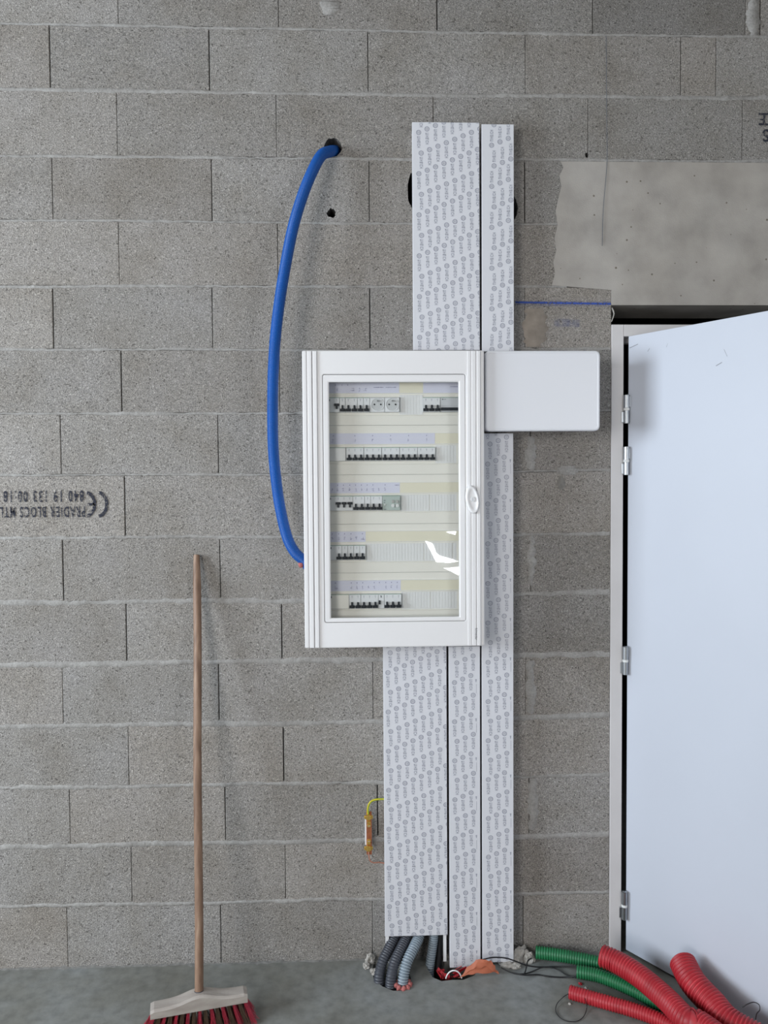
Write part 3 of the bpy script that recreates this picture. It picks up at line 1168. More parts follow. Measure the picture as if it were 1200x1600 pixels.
loft(q, [(oval(0.0200, 0.0435), BF - 0.002), (oval(0.0198, 0.0430), BF - 0.010), (oval(0.0175, 0.0400), BF - 0.0145), (oval(0.0150, 0.0360), BF - 0.0152), (oval(0.0125, 0.0310, 0.002), BF - 0.0125), (oval(0.009, 0.022, 0.002), BF - 0.0105)], M['white'], True, True)
hd = q.build('door_handle', board)
q = MB()
q.cyl((hc[0], BF - 0.010, hc[1] + 0.001), (hc[0], BF - 0.0140, hc[1] + 0.001), 0.0075, M['trunk_in'])
q.box(hc[0] - 0.0012, hc[0] + 0.0012, BF - 0.0145, BF - 0.0135, hc[1] - 0.004, hc[1] + 0.006, M['devgrey'])
q.build('lock_barrel', hd)

# maker's name, reading downwards at the lower right
V, Fc, wd = text_mesh('Schneider', 0.0075, 0.036)
q = MB()
p0 = W(742.2, 981)
q.raw([(p0.x + z_ - 0.0005, BF - 0.0042, p0.z - x_) for x_, z_ in V], [f[:] for f in Fc], M['greyink'])
V, Fc, wd = text_mesh('Electric', 0.004, 0.018)
q.raw([(p0.x + z_ - 0.0065, BF - 0.0006, p0.z - 0.017 - x_) for x_, z_ in V], [f[:] for f in Fc], M['print'])
q.build('maker_lettering', board)

# small cable glands peeping over the top edge
for px_, r_, hh in [(501, 0.0065, 0.014), (511, 0.0055, 0.009)]:
    g = at(px_, 546, -0.06)
    q = MB()
    q.cyl((g.x, -0.06, BZ1 - 0.004), (g.x, -0.06, BZ1 + hh * 0.6), r_ * 1.3, M['trunk_in'], 8, smooth=False)
    q.cyl((g.x, -0.06, BZ1 + hh * 0.6), (g.x, -0.06, BZ1 + hh), r_, M['devgrey'])
    q.build('cable_gland', board)

# inside: five rows.  PY = plane of cover plates
PY = -0.112
I = lambda px, py, Y=PY: at(px, py, Y)
ix0, ix1 = bx0 + t, bx1 - t
rows = [  # label strip y0,y1, slot y0,y1, module y0,y1, plate bottom y
    (598, 614, 617, 648, 620.5, 644.0),
    (677, 693.5, 696, 724, 698.5, 720.0),
    (754, 770, 773, 799, 774.0, 797.5),
    (830, 846, 849, 877, 851.0, 874.5),
    (906.5, 922.5, 925, 952, 927.5, 950.5)]
edges = [592, 664.5, 741.5, 818.5, 894.5, 975]
for r_, (l0, l1, s0, s1, m0, m1) in enumerate(rows):
    zt_, zb_ = I(616, edges[r_]).z, I(616, edges[r_ + 1]).z
    sz0, sz1 = I(616, s1).z, I(616, s0).z
    q = MB()
    q.box(ix0, ix1, PY, PY + 0.003, sz1, zt_ - 0.0002, M['cover'], 0.0004, 1)
    q.box(ix0, ix1, PY, PY + 0.003, zb_ + 0.0002, sz0, M['cover'], 0.0004, 1)
    q.box(ix0, gx0 + 0.001, PY, PY + 0.003, sz0, sz1, M['cover'])
    q.box(gx1 - 0.001, ix1, PY, PY + 0.003, sz0, sz1, M['cover'])
    q.box(ix0, ix1, PY + 0.002, PY + 0.004, sz0 - 0.002, sz1 + 0.002, M['cover'])
    q.box(ix0, ix1, PY, PY + 0.0012, zb_ + 0.0, zb_ + 0.0008, M['seam'])
    # lip around the slot
    q.box(ix0, ix1, PY - 0.002, PY, sz0 - 0.0035, sz0 - 0.0005, M['cover'], 0.0008, 1)
    q.build('cover_plate', board)

LB = {0: [(517, 625, 'lilac'), (625, 662, 'yellow'), (662, 717.5, 'lilac')], 1: [(514, 680, 'lilac'), (680, 718, 'yellow')], 2: [(514, 625, 'lilac'), (625, 718, 'yellow')],
      3: [(514, 571, 'lilac'), (571, 718, 'yellow')], 4: [(514, 625.5, 'lilac'), (625.5, 718, 'yellow')]}
LB[0][0] = (514, 625, 'lilac')
MARKS = {0: ([(526, 0), (536, 0), (545, 0), (528, 1), (553, 1, 8), (563, 1), (573, 1, 7)], [(585, 600, .45), (604, 619, .45), (704, 715, .4)]),
         1: ([(522, 2, 8), (555.5, 2), (583, 2), (611, 2), (639, 2), (667, 2)], []),
         2: ([(519, 1), (528, 2), (537, 2), (547, 2), (556, 2), (565, 2), (574, 2), (583, 2), (592, 1), (602, 2)], [(617, 623, .25)]),
         3: ([(519, 2), (529, 2), (538, 2), (548, 2), (557, 1, 6), (566, 2, 9)], []),
         4: ([(523, 2, 10), (548, 2), (557, 2), (566, 2), (575, 1), (584, 2), (592, 0, 7), (602, 2), (611, 2), (620, 2)], [])}
for r_, (l0, l1, s0, s1, m0, m1) in enumerate(rows):
    q = MB()
    y = PY - 0.0035
    for a_, b_, c_ in LB[r_]:
        q.box(I(a_, 800, y).x, I(b_, 800, y).x, y + (0 if c_ == 'lilac' else 0.0004), PY, I(616, l1, y).z, I(616, l0, y).z, M[c_])
    q.box(gx0 - 0.01, gx1 + 0.01, y - 0.001, PY, I(616, l1, y).z - 0.0012, I(616, l1, y).z, M['filler'])
    q.box(gx0 - 0.01, gx1 + 0.01, y - 0.001, PY, I(616, l0, y).z, I(616, l0, y).z + 0.0012, M['filler'])
    z0_, z1_ = I(616, l1, y).z, I(616, l0, y).z
    H = z1_ - z0_
    rr = random.Random(r_ + 3)
    yy = y - 0.0003

    def dash(cx, cz, w_, h_, mt=M['ink']):
        q.raw([(cx - w_, yy, cz - h_), (cx + w_, yy, cz - h_), (cx + w_, yy, cz + h_), (cx - w_, yy, cz + h_)], [[0, 1, 2, 3]], mt)
    for mk in MARKS[r_][0]:
        cx = I(mk[0], 800, y).x
        wpx = mk[2] if len(mk) > 2 else 4
        hw = wpx * 0.00095
        if mk[1] in (0, 2):
            dash(cx, z0_ + H * 0.78, 0.0011, 0.0014)
        if mk[1] in (1, 2):
            for jj in range(rr.randint(2, 4)):
                dash(cx + rr.uniform(-hw, hw) * 0.5, z0_ + H * rr.uniform(0.18, 0.5), rr.uniform(0.25, 0.7) * hw, 0.00035)
            dash(cx + rr.uniform(-hw, hw) * 0.5, z0_ + H * 0.35, 0.00035, H * 0.13)
    for a_, b_, f_ in MARKS[r_][1]:
        xa, xb = I(a_, 800, y).x, I(b_, 800, y).x
        x_ = xa
        while x_ < xb:
            w_ = rr.uniform(0.0006, 0.0015)
            dash(x_ + w_, z0_ + H * (1 - f_), w_ * 0.9, rr.uniform(0.0006, 0.0013))
            x_ += 2 * w_ + 0.0007
    dash((gx0 + I(LB[r_][0][1], 800, y).x) / 2, z0_ + H * 0.55, (I(LB[r_][0][1], 800, y).x - gx0) / 2, 0.00022, M['filler'])
    q.build('label_strip', board)

MY = -0.121          # front plane of the switch modules


def modules(r_, a_, b_, kind, toggles=(), up=False, mat=None, **kw):
    l0, l1, s0, s1, m0, m1 = rows[r_]
    x0_, x1_ = I(a_, 800, MY).x + 0.0002, I(b_, 800, MY).x - 0.0002
    zb_, zt_ = I(616, m1, MY).z, I(616, m0, MY).z
    if a_ < 518: x0_ -= 0.004
    q = MB()
    mt = mat or M['module']
    q.box(x0_, x1_, MY, -0.060, zb_, zt_, mt, 0.0006, 1)
    y = MY - 0.0003

    def rect(xa, xb, za, zb2, m_):
        q.raw([(xa, y, za), (xb, y, za), (xb, y, zb2), (xa, y, zb2)], [[0, 1, 2, 3]], m_)
    H = zt_ - zb_
    if kind != 'blank' or True:
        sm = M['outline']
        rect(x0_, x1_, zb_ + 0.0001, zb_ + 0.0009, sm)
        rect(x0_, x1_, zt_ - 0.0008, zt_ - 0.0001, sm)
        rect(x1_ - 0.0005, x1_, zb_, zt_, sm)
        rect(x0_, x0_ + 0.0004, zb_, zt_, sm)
    rect(x0_ + 0.0008, x1_ - 0.0008, zt_ - 0.0022, zt_ - 0.0012, M['green'] if kind != 'socket' else M['seam'])
    # small printed schematic under the stripe
    if kind in ('breaker', 'residual'):
        for tx in toggles:
            cx = I(tx, 800, MY).x
            rect(cx - 0.003, cx + 0.003, zt_ - 0.0062, zt_ - 0.0056, M['print'])
            rect(cx - 0.001, cx + 0.0016, zt_ - 0.0092, zt_ - 0.0086, M['print'])
            rect(cx - 0.0004, cx + 0.0004, zt_ - 0.013, zt_ - 0.0062, M['print'])
    if kind == 'residual':
        cx = x0_ + 0.0085
        rect(cx - 0.0016, cx + 0.0016, zt_ - 0.012, zt_ - 0.0055, M['greyink'])
        rect(cx - 0.004, cx - 0.0022, zt_ - 0.006, zt_ - 0.005, M['greyink'])
    if kind == 'device':
        rect(x0_ + 0.005, x0_ + 0.0085, zt_ - 0.009, zt_ - 0.0055, M['greyink'])
        rect(x0_ + 0.010, x0_ + 0.017, zt_ - 0.008, zt_ - 0.0068, M['greyink'])
        rect(x0_ + 0.004, x1_ - 0.004, zt_ - H * 0.60, zt_ - H * 0.585, M['print'])
    o = q.build(kw.get('name', 'circuit_breaker'), board)
    for tx in toggles:
        cx = I(tx, 800, MY).x
        q = MB()
        if not up:
            q.box(cx - 0.0028, cx + 0.0028, MY - 0.0085, MY + 0.001, zb_ + H * 0.17, zb_ + H * 0.46, M['black'], 0.0006, 1)
            q.box(cx - 0.0078, cx + 0.0078, MY - 0.0055, MY + 0.001, zb_ + H * 0.05, zb_ + H * 0.24, M['black'], 0.0008, 1)
        else:
            q.box(cx - 0.0028, cx + 0.0028, MY - 0.0085, MY + 0.001, zb_ + H * 0.22, zb_ + H * 0.46, M['black'], 0.0006, 1)
            q.box(cx - 0.0075, cx + 0.0075, MY - 0.0055, MY + 0.001, zb_ + H * 0.42, zb_ + H * 0.58, M['black'], 0.0008, 1)
        q.build('toggle', o)
    return o


def filler(r_, a_, b_, ribs=True):
    l0, l1, s0, s1, m0, m1 = rows[r_]
    x0_, x1_ = I(a_, 800, PY).x, I(b_, 800, PY).x
    if b_ > 716: x1_ = gx1 + 0.012
    z0_, z1_ = I(616, s1).z, I(616, s0).z
    q = MB()
    q.box(x0_ + 0.0003, x1_ - 0.0003, PY + 0.0008, PY + 0.003, z0_ - 0.001, z1_ + 0.001, M['filler'])
    n = max(1, int((x1_ - x0_) / 0.009))
    for i in range(n):
        xx = x0_ + (i + 0.5) * (x1_ - x0_) / n
        q.box(xx - 0.0034, xx + 0.0034, PY + 0.0002, PY + 0.001, z0_ + 0.001, z1_ - 0.001, M['filler'], 0.0002, 1)
    q.build('blank_plate', board)


# row 1
modules(0, 514, 532, 'residual', (527.5,), up=True, name='residual_current_breaker')
modules(0, 532, 541, 'breaker', (536.5,))
modules(0, 541, 559.6, 'breaker', (545.6, 555))
modules(0, 559.6, 569.2, 'breaker', (564.4,))
modules(0, 569.2, 579, 'breaker', (574,))
for a_, b_, cx_ in ((579, 602, 590), (602, 625, 613)):
    o = modules(0, a_, b_, 'socket', mat=M['module'], name='power_socket')
    c = I(cx_, 632, MY)
    q = MB()
    n = 32
    cc = lambda r0: [(c.x + r0 * math.cos(2 * math.pi * i / n), c.z + r0 * math.sin(2 * math.pi * i / n)) for i in range(n)]
    loft(q, [(cc(0.0205), MY - 0.0002), (cc(0.0200), MY - 0.0016), (cc(0.0188), MY - 0.0016), (cc(0.0182), MY - 0.0003)], M['module'], False, False)
    loft(q, [(cc(0.0182), MY - 0.0003), (cc(0.001), MY - 0.0003)], M['socket'], False, False)
    q.build('socket_well', o)
    q = MB()
    for dx in (-0.0098, 0.0098):
        q.cyl((c.x + dx, MY - 0.0012, c.z), (c.x + dx, MY - 0.0002, c.z), 0.0026, M['black'], 14)
    q.build('pin_hole', o)
    q = MB()
    q.cyl((c.x, MY - 0.010, c.z + 0.0105), (c.x, MY, c.z + 0.0105), 0.0022, M['steel'], 12)
    q.build('earth_pin', o)
filler(0, 625, 661.5)
modules(0, 661.5, 688.5, 'breaker', (666, 675.2, 684.4))
o = modules(0, 688.8, 717.5, 'device', mat=M['devgrey'], name='surge_protector')
q = MB()
zz = I(616, 644, MY).z
q.box(I(689.5, 800, MY).x, gx1 + 0.004, MY - 0.004, MY, zz + 0.004, zz + 0.0135, M['black'], 0.0006, 1)
q.build('black_cap', o)
# row 2
modules(1, 514, 541, 'blank', mat=M['filler'], name='terminal_cover')
for i, a_ in enumerate((541.3, 569.2, 597.1, 625.0, 652.8)):
    modules(1, a_, a_ + 27.7, 'breaker', (a_ + 4.9, a_ + 14.1, a_ + 23.3))
filler(1, 680.6, 718)
# row 3
modules(2, 514, 551.3, 'residual', (528.5, 537.6, 546.8), up=True, name='residual_current_breaker')
modules(2, 551.3, 569.8, 'breaker', (556.0, 565.2))
modules(2, 569.8, 579.2, 'breaker', (574.6,))
modules(2, 579.2, 597.3, 'breaker', (583.8, 592.9))
o = modules(2, 597.3, 625.5, 'plain', mat=M['devgreen'], name='light_switch_timer')
for kx in (613.8, 620.6):
    q = MB()
    c = I(kx, 790, MY)
    q.cyl((c.x, MY - 0.005, c.z), (c.x, MY, c.z), 0.0053, M['nylon'], 20)
    q.build('dial', o)
    q = MB()
    c = I(kx, 783.8, MY)
    q.box(c.x - 0.004, c.x + 0.004, MY - 0.003, MY, c.z - 0.0045, c.z + 0.005, M['seam'], 0.0006, 1)
    q.build('push_button', o)
q = MB()
c = I(600.5, 785.5, MY)
for dz_, w_ in ((0.006, 0.004), (0.0, 0.003), (-0.0215, 0.006)):
    q.box(c.x - 0.002, c.x + w_, MY - 0.0006, MY, c.z + dz_, c.z + dz_ + 0.0018, M['greyink'])
q.cyl((c.x + 0.001, MY - 0.002, c.z - 0.006), (c.x + 0.001, MY, c.z - 0.006), 0.0025, M['nylon'], 14)
q.build('indicator_marks', o)
filler(2, 625.5, 671.2)
filler(2, 671.8, 718)
# row 4
modules(3, 514, 533.6, 'residual', (529,))
for a_, tx in ((533.6, 538.2), (542.9, 547.5), (552.2, 556.8), (561.5, 565.9)):
    modules(3, a_, a_ + 9.3, 'breaker', (tx,))
filler(3, 571.5, 662)
filler(3, 662.4, 707)
filler(3, 707.4, 718)
# row 5
modules(4, 514, 544.4, 'residual', (), mat=M['cover'], name='terminal_cover')
modules(4, 544.4, 562.8, 'breaker', (549, 558.2))
modules(4, 562.8, 590.2, 'breaker', (567.4, 576.4, 585.4))
o = modules(4, 590.2, 599.4, 'residual', (), name='residual_current_breaker')
q = MB()
c = I(593, 941, MY)
q.box(c.x - 0.0026, c.x + 0.0026, MY - 0.006, MY, c.z - 0.006, c.z + 0.006, M['black'], 0.0006, 1)
q.build('toggle', o)
modules(4, 599.4, 626.5, 'breaker', (603.8, 612.9, 622))
filler(4, 626.5, 672)
filler(4, 672.4, 718)

# ------------------------------------------------------------------ plain white box on the right
e0, e1 = 0.3905, 0.7445
f0, f1 = 1.7255, 1.970
jb = empty('connection_box', ((e0 + e1) / 2, 0, f0))
tag(jb, 'plain white rectangular plastic box with rounded corners, right of the distribution board', 'connection box')
q = MB()
o_ = lambda d, r=0.012: rrect(e0 + d, e1 - d, f0 + d, f1 - d, r)
loft(q, [(o_(0.008), -0.0005), (o_(0.005), -0.122)], M['white_box'], True)
loft(q, [(o_(0.008), -0.0005), (o_(0.1, 0.01), -0.0005)], M['white_box'], True)
q.build('box_body', jb)
q = MB()
loft(q, [(o_(0.0, 0.015), -0.1215), (o_(0.0, 0.015), -0.139), (o_(0.0012, 0.014), -0.1425), (o_(0.004, 0.012), -0.1445), (o_(0.0075, 0.010), -0.1448), (o_(0.0085, 0.009), -0.1440)], M['white_box'], True)
loft(q, [(o_(0.0, 0.015), -0.1215), (o_(0.02, 0.01), -0.1215)], M['white_box'], True)
q.build('box_lid', jb)

# ------------------------------------------------------------------ blue conduit
pp = [(529, 236, 0.10), (523, 236, 0.04), (515, 237, -0.015), (502, 243, -0.06), (488, 268, -0.090), (473, 305, -0.110), (458, 355, -0.125), (446, 415, -0.135), (437, 470, -0.14), (430.5, 525, -0.14), (427, 580, -0.14),
      (426, 640, -0.135), (427, 700, -0.13), (432, 755, -0.12), (439, 800, -0.11), (449, 840, -0.10), (461, 863, -0.092), (476, 877, -0.088), (492, 885, -0.088)]
ctrl = [at(*p) for p in pp]
ctrl[-1].x = min(ctrl[-1].x, bx0 + 0.001)
bc = MB()
bc.tube(spline(ctrl, 10), 0.0172, M['blue'], 20, 0.0011, 0.0042)
bo = bc.build('conduit_hose')
tag(bo, 'long blue corrugated hose bowing from a wall hole to the left side of the board', 'conduit')
pk = MB()
c = at(471.5, 881.5, -0.07)
bm = bmesh.new()
bmesh.ops.create_icosphere(bm, subdivisions=2, radius=0.010)
for v in bm.verts:
    v.co *= rnd.uniform(0.75, 1.2)
bm.transform(Matrix.Translation(at(470.5, 882, -0.095)))
pk.bm(bm, M['pink'], True)
pk.build('red_foam_plug', bo)

# ------------------------------------------------------------------ earth terminal bar
eb = empty('earth_terminal', tuple(at(576, 1345, 0)))
tag(eb, 'small copper earthing bar with two brass clamps, left of the lower trunking', 'earth terminal')
ey = -0.022
A = lambda px, py, Y=ey: at(px, py, Y)
q = MB()
q.box(A(572.6, 1300).x, A(580.8, 1300).x, ey - 0.002, ey + 0.002, A(576, 1335).z, A(576, 1268).z, M['copper'], 0.0006, 1)
q.build('copper_bar', eb)
q = MB()
q.box(A(570.2, 1300).x, A(574, 1300).x, ey + 0.002, -0.0005, A(576, 1321).z, A(576, 1281).z, M['trunk_in'], 0.0015, 2)
q.build('plastic_base', eb)
for cy_, sg in ((1277, 1), (1325.5, -1)):
    c = A(576, cy_, ey - 0.006)
    q = MB()
    q.cyl((c.x - 0.0005, ey - 0.010, c.z), (c.x - 0.0005, ey - 0.001, c.z), 0.0105, M['brass'], 6, smooth=False)
    q.box(c.x - 0.0145, c.x + 0.0135, ey - 0.008, ey - 0.001, c.z - 0.0055, c.z + 0.0055, M['brass'], 0.0015, 2)
    q.box(c.x - 0.006, c.x + 0.006, ey - 0.012, ey - 0.009, c.z - 0.006, c.z + 0.006, M['brass'], 0.001, 1)
    q.box(c.x - 0.005, c.x + 0.006, ey - 0.009, ey, c.z - sg * 0.017 - 0.004, c.z - sg * 0.017 + 0.004, M['brass'], 0.001, 1)
    q.build('brass_clamp', eb)
for cy_ in (1289.5, 1313.5):
    c = A(576.5, cy_)
    q = MB()
    q.cyl((c.x, ey - 0.002, c.z), (c.x, ey - 0.0055, c.z), 0.0066, M['brass'], 18, r2=0.0050)
    q.box(c.x - 0.0045, c.x + 0.0045, ey - 0.0062, ey - 0.0054, c.z - 0.0006, c.z + 0.0006, M['seam'])
    q.build('screw', eb)
q = MB()
pth = spline([A(575.2, 1272, ey - 0.006), A(575, 1264, ey - 0.008), A(577, 1256, ey - 0.008), A(582, 1251, ey - 0.006), A(590, 1249, ey - 0.004), A(601, 1248.5, -0.02), A(608, 1248, -0.02)], 8)
q.tube(pth, 0.0034, M['earth'], 10)
off = [p + Vector((-0.0016, -0.0019, 0.0008)) for p in pth]
q.tube(off, 0.0022, M['earthy'], 8)
gw = q.build('earth_wire')
tag(gw, 'green and yellow wire curving from the upper brass clamp into the trunking', 'wire')
q = MB()
q.tube(spline([A(576.3, 1330, ey - 0.004), A(576.5, 1338, ey - 0.006), A(578.5, 1345, ey - 0.006), A(584, 1348, ey - 0.004), A(592, 1347.5, -0.02), A(608, 1350, -0.02)], 8), 0.0024, M['redwire'], 8, 0.0004, 0.004)
rw_ = q.build('copper_wire')
tag(rw_, 'bare reddish copper wire bending from the lower brass clamp into the trunking', 'wire')

# ------------------------------------------------------------------ broom
hl, hr = atz(235, 1583, 0.062), atz(386, 1556, 0.062)
mid = (hl + hr) / 2
ax = (hr - hl).normalized()
ax.z = 0
ax.normalize()
nz = Vector((0, 0, 1))
fy = nz.cross(ax)                        # pointing towards the wall
HLn = (hr - hl).length / 2
broom = empty('broom', (mid.x, mid.y, 0))
tag(broom, 'wooden broom with red and brown bristles leaning against the block wall', 'broom')
BMx = Matrix.Translation(Vector((mid.x, mid.y, 0))) @ Matrix((ax, fy, nz)).transposed().to_4x4()
q = MB()
prof = []
n = 26
for i in range(n + 1):
    u = -HLn + 2 * HLn * i / n
    zt_ = 0.083 + 0.018 * math.exp(-(u / 0.052) ** 2)
    if abs(abs(u) - HLn) < 0.006: zt_ -= 0.004
    prof.append((u, zt_))
V, Fc = [], []
for u, zt_ in prof:
    hw = 0.024
    for yy_, zz_ in ((-hw, 0.058), (hw, 0.058), (hw, zt_ - 0.006), (hw - 0.006, zt_), (-hw + 0.006, zt_), (-hw, zt_ - 0.006)):
        V.append(BMx @ Vector((u, yy_, zz_)))
for i in range(n):
    for k in range(6):
        k2 = (k + 1) % 6
        Fc.append([i * 6 + k, (i + 1) * 6 + k, (i + 1) * 6 + k2, i * 6 + k2])
Fc += [[k for k in range(6)], [n * 6 + k for k in range(5, -1, -1)]]
q.raw(V, Fc, M['palewood'])
q.build('broom_head', broom)
# handle
hb = BMx @ Vector((0.012, 0.0, 0.094))
hb = atz(310.5, 1551, 0.100)
hb.y = mid.y + 0.004
ht = at(307.5, 869, -0.014)
hb = Vector((at(311, 1550, hb.y).x, hb.y, 0.094))
q = MB()
npt = 14
pth = [hb.lerp(ht, i / npt) + Vector((0.0012 * math.sin(i * 0.7), 0, 0)) for i in range(npt + 1)]
pth.append(ht + (ht - hb).normalized() * 0.004)
q.tube(pth, 0.0124, M['broomwood'], 20, rfun=lambda t_: 0.0124 if t_ < 0.995 else 0.0095)
q.build('handle', broom)
q = MB()
d_ = (ht - hb).normalized()
q.cyl(hb - d_ * 0.004, hb + d_ * 0.006, 0.0150, M['greycond'], 20, r2=0.0135)
q.build('ferrule', broom)
# bristle tufts
cols = 17
rb = random.Random(5)
for c in range(cols):
    u = -HLn + 0.010 + (2 * HLn - 0.020) * c / (cols - 1)
    mt = M['redbr'] if c % 2 == 0 or c == cols - 1 else M['brownbr']
    q = MB()
    fan = (u / HLn)
    for rrow in range(4):
        v0 = -0.0165 + 0.011 * rrow
        for b_ in range(34):
            a_ = rb.uniform(0, 6.283)
            r0 = 0.0042 * math.sqrt(rb.random())
            p0 = Vector((u + r0 * math.cos(a_), v0 + r0 * math.sin(a_), 0.060))
            sp = 0.0125
            ex = u + fan * 0.030 + rb.gauss(0, 0.4) * sp
            ey_ = v0 * 2.0 + rb.gauss(0, 0.4) * sp - 0.006
            p1 = Vector((u * 0.6 + ex * 0.4 + r0 * math.cos(a_), (v0 + ey_) / 2, 0.034))
            p2 = Vector((ex, ey_, rb.uniform(0.001, 0.007)))
            w_ = 0.00055
            V = []
            for p_, ww in ((p0, w_), (p1, w_), (p2, w_ * 0.8)):
                for ang_ in (0, 2.094, 4.189):
                    V.append(BMx @ (p_ + Vector((math.cos(ang_) * ww, math.sin(ang_) * ww, 0))))
            q.raw(V, [[0, 1, 4, 3], [1, 2, 5, 4], [2, 0, 3, 5], [3, 4, 7, 6], [4, 5, 8, 7], [5, 3, 6, 8], [6, 7, 8]], mt)
    q.build('bristle_tuft', broom)

# ------------------------------------------------------------------ grey conduits at the foot of the wide trunking
GC = [
    ('thick dark grey conduit spilling furthest left from the cut trunking', 'greycond', 0.0172, [(618, 1446, -0.030), (617, 1462, -0.034), (608, 1482, -0.062), (599, 1500, -0.088), (594, 1516, -0.104), (592.5, 1528, -0.110), (593, 1544, -0.110)]),
    ('thick dark grey conduit second from the left in the cut trunking', 'greycond', 0.0172, [(638, 1446, -0.030), (636, 1462, -0.036), (627, 1482, -0.070), (617, 1503, -0.104), (612, 1522, -0.124), (610.5, 1539, -0.130), (611, 1556, -0.130)]),
    ('lighter blue grey conduit with pink foam around its foot', 'bluegrey', 0.0172, [(657, 1446, -0.030), (655, 1462, -0.040), (646, 1482, -0.076), (636, 1503, -0.108), (630.5, 1524, -0.126), (629, 1541, -0.132), (629, 1558, -0.132)]),
    ('grey conduit dropping straight behind the blue grey one', 'bluegrey', 0.0150, [(679, 1440, -0.030), (678, 1462, -0.030), (675, 1485, -0.034), (672, 1505, -0.038), (671, 1520, -0.04), (671, 1540, -0.04)]),
]
for lab, mt, r_, pts in GC:
    q = MB()
    q.tube(spline([at(*p) for p in pts], 8), r_, M[mt], 20, 0.0022, 0.0072, crest=M['condcrest'] if mt == 'bluegrey' else None)
    o = q.build('corrugated_conduit')
    tag(o, lab, 'conduit', 'grey conduits at the foot of the wide trunking')
    if 'foam' in lab:
        q = MB()
        for kk in range(7):
            an = math.radians(150 + kk * 40)
            bm = bmesh.new()
            bmesh.ops.create_icosphere(bm, subdivisions=2, radius=0.0085)
            for v in bm.verts:
                v.co *= rnd.uniform(0.7, 1.25)
            c = atz(630, 1545, 0)
            bm.transform(Matrix.Translation(Vector((c.x + 0.022 * math.cos(an), -0.134 + 0.022 * math.sin(an), 0.002))))
            q.bm(bm, M['pink'], True)
        q.build('foam_collar', o)
q = MB()
q.tube(spline([at(688, 1440, -0.022), at(688, 1470, -0.024), at(686, 1500, -0.03), at(684, 1520, -0.035), at(684, 1545, -0.035)], 8), 0.010, M['cable'], 16)
tag(q.build('power_cable'), 'smooth black cable dropping inside the right edge of the cut trunking', 'cable')

# ------------------------------------------------------------------ rubble
def chunk(c, sx, sy, sz, seed, mat, name, label, group=None):
    r0 = random.Random(seed)
    bm = bmesh.new()
    bmesh.ops.create_icosphere(bm, subdivisions=3, radius=1)
    from mathutils import noise
    for v in bm.verts:
        nn_ = noise.noise(v.co * 1.6 + Vector((seed * 3.1, 0, 0))) * 0.5 + noise.noise(v.co * 4 + Vector((seed, 5, 1))) * 0.2
        v.co *= 1 + nn_
        v.co = Vector((v.co.x * sx, v.co.y * sy, max(v.co.z * sz, -sz * 0.5)))
    mn = min(v.co.z for v in bm.verts)
    bm.transform(Matrix.Translation(Vector((c[0], c[1], c[2] - mn))) @ Matrix.Rotation(r0.uniform(-0.6, 0.6), 4, 'Z'))
    q_ = MB()
    q_.bm(bm, mat)
    o_ = q_.build(name)
    return tag(o_, label, 'rubble', group)


RB = [((811, 1502), .034, .014, .030, 'tall pale concrete lump leaning at the foot of the right trunking'),
      ((826, 1502), .020, .014, .024, 'pointed pale concrete lump between trunking and green pipe'),
      ((792, 1509), .026, .016, .013, 'flat grey concrete chip just right of the orange sheet'),
      ((806, 1512), .016, .012, .010, 'small concrete chip under the black wires'),
      ((578, 1500), .017, .013, .020, 'crumbly concrete lump by the wall left of the grey conduits'),
      ((586, 1522), .015, .013, .012, 'rough concrete chip touching the leftmost grey conduit'),
      ((572, 1512), .011, .010, .010, 'small concrete chip on the floor left of the grey conduits')]
for i, (p, sx, sy, sz, lab) in enumerate(RB):
    g = atz(p[0], p[1], 0)
    chunk((g.x, min(g.y, -0.02), 0), sx, sy, sz, i + 2, M['rubble'], 'concrete_lump', lab, 'broken concrete around the conduits')

# ------------------------------------------------------------------ orange sheet and shredded red pipe end in the pit
q = MB()
nu, nv = 26, 12
from mathutils import noise
c00, c10, c11, c01 = atz(716, 1528, 0.004), atz(780, 1522, 0.004), atz(770, 1505, 0.045), atz(744, 1499, 0.055)
V, Fc = [], []
for j in range(nv + 1):
    for i in range(nu + 1):
        u, v = i / nu, j / nv
        p = (c00.lerp(c10, u)).lerp(c01.lerp(c11, u), v)
        arch = math.sin(math.pi * u) * 0.014 * (1 - 0.4 * v)
        nn_ = noise.noise(Vector((u * 4, v * 3, 2.0))) * 0.008 + noise.noise(Vector((u * 7, v * 5, 5.0))) * 0.002
        V.append(p + Vector((noise.noise(Vector((u * 5, v * 5, 9))) * 0.003, -arch * 0.4 + nn_ * 0.5, max(arch + nn_, -0.002))))
V2 = [p + Vector((0, 0.0012, -0.0012)) for p in V]
for j in range(nv):
    for i in range(nu):
        a_ = j * (nu + 1) + i
        Fc.append([a_, a_ + 1, a_ + nu + 2, a_ + nu + 1])
nV = len(V)
q.raw(V + V2, Fc + [[b_ + nV for b_ in f[::-1]] for f in Fc], M['orange'], True)
tag(q.build('plastic_sheet'), 'crumpled orange plastic sheet on the floor under the trunking', 'plastic sheet')
c = atz(706, 1521, 0)
q = MB()
rs = random.Random(9)
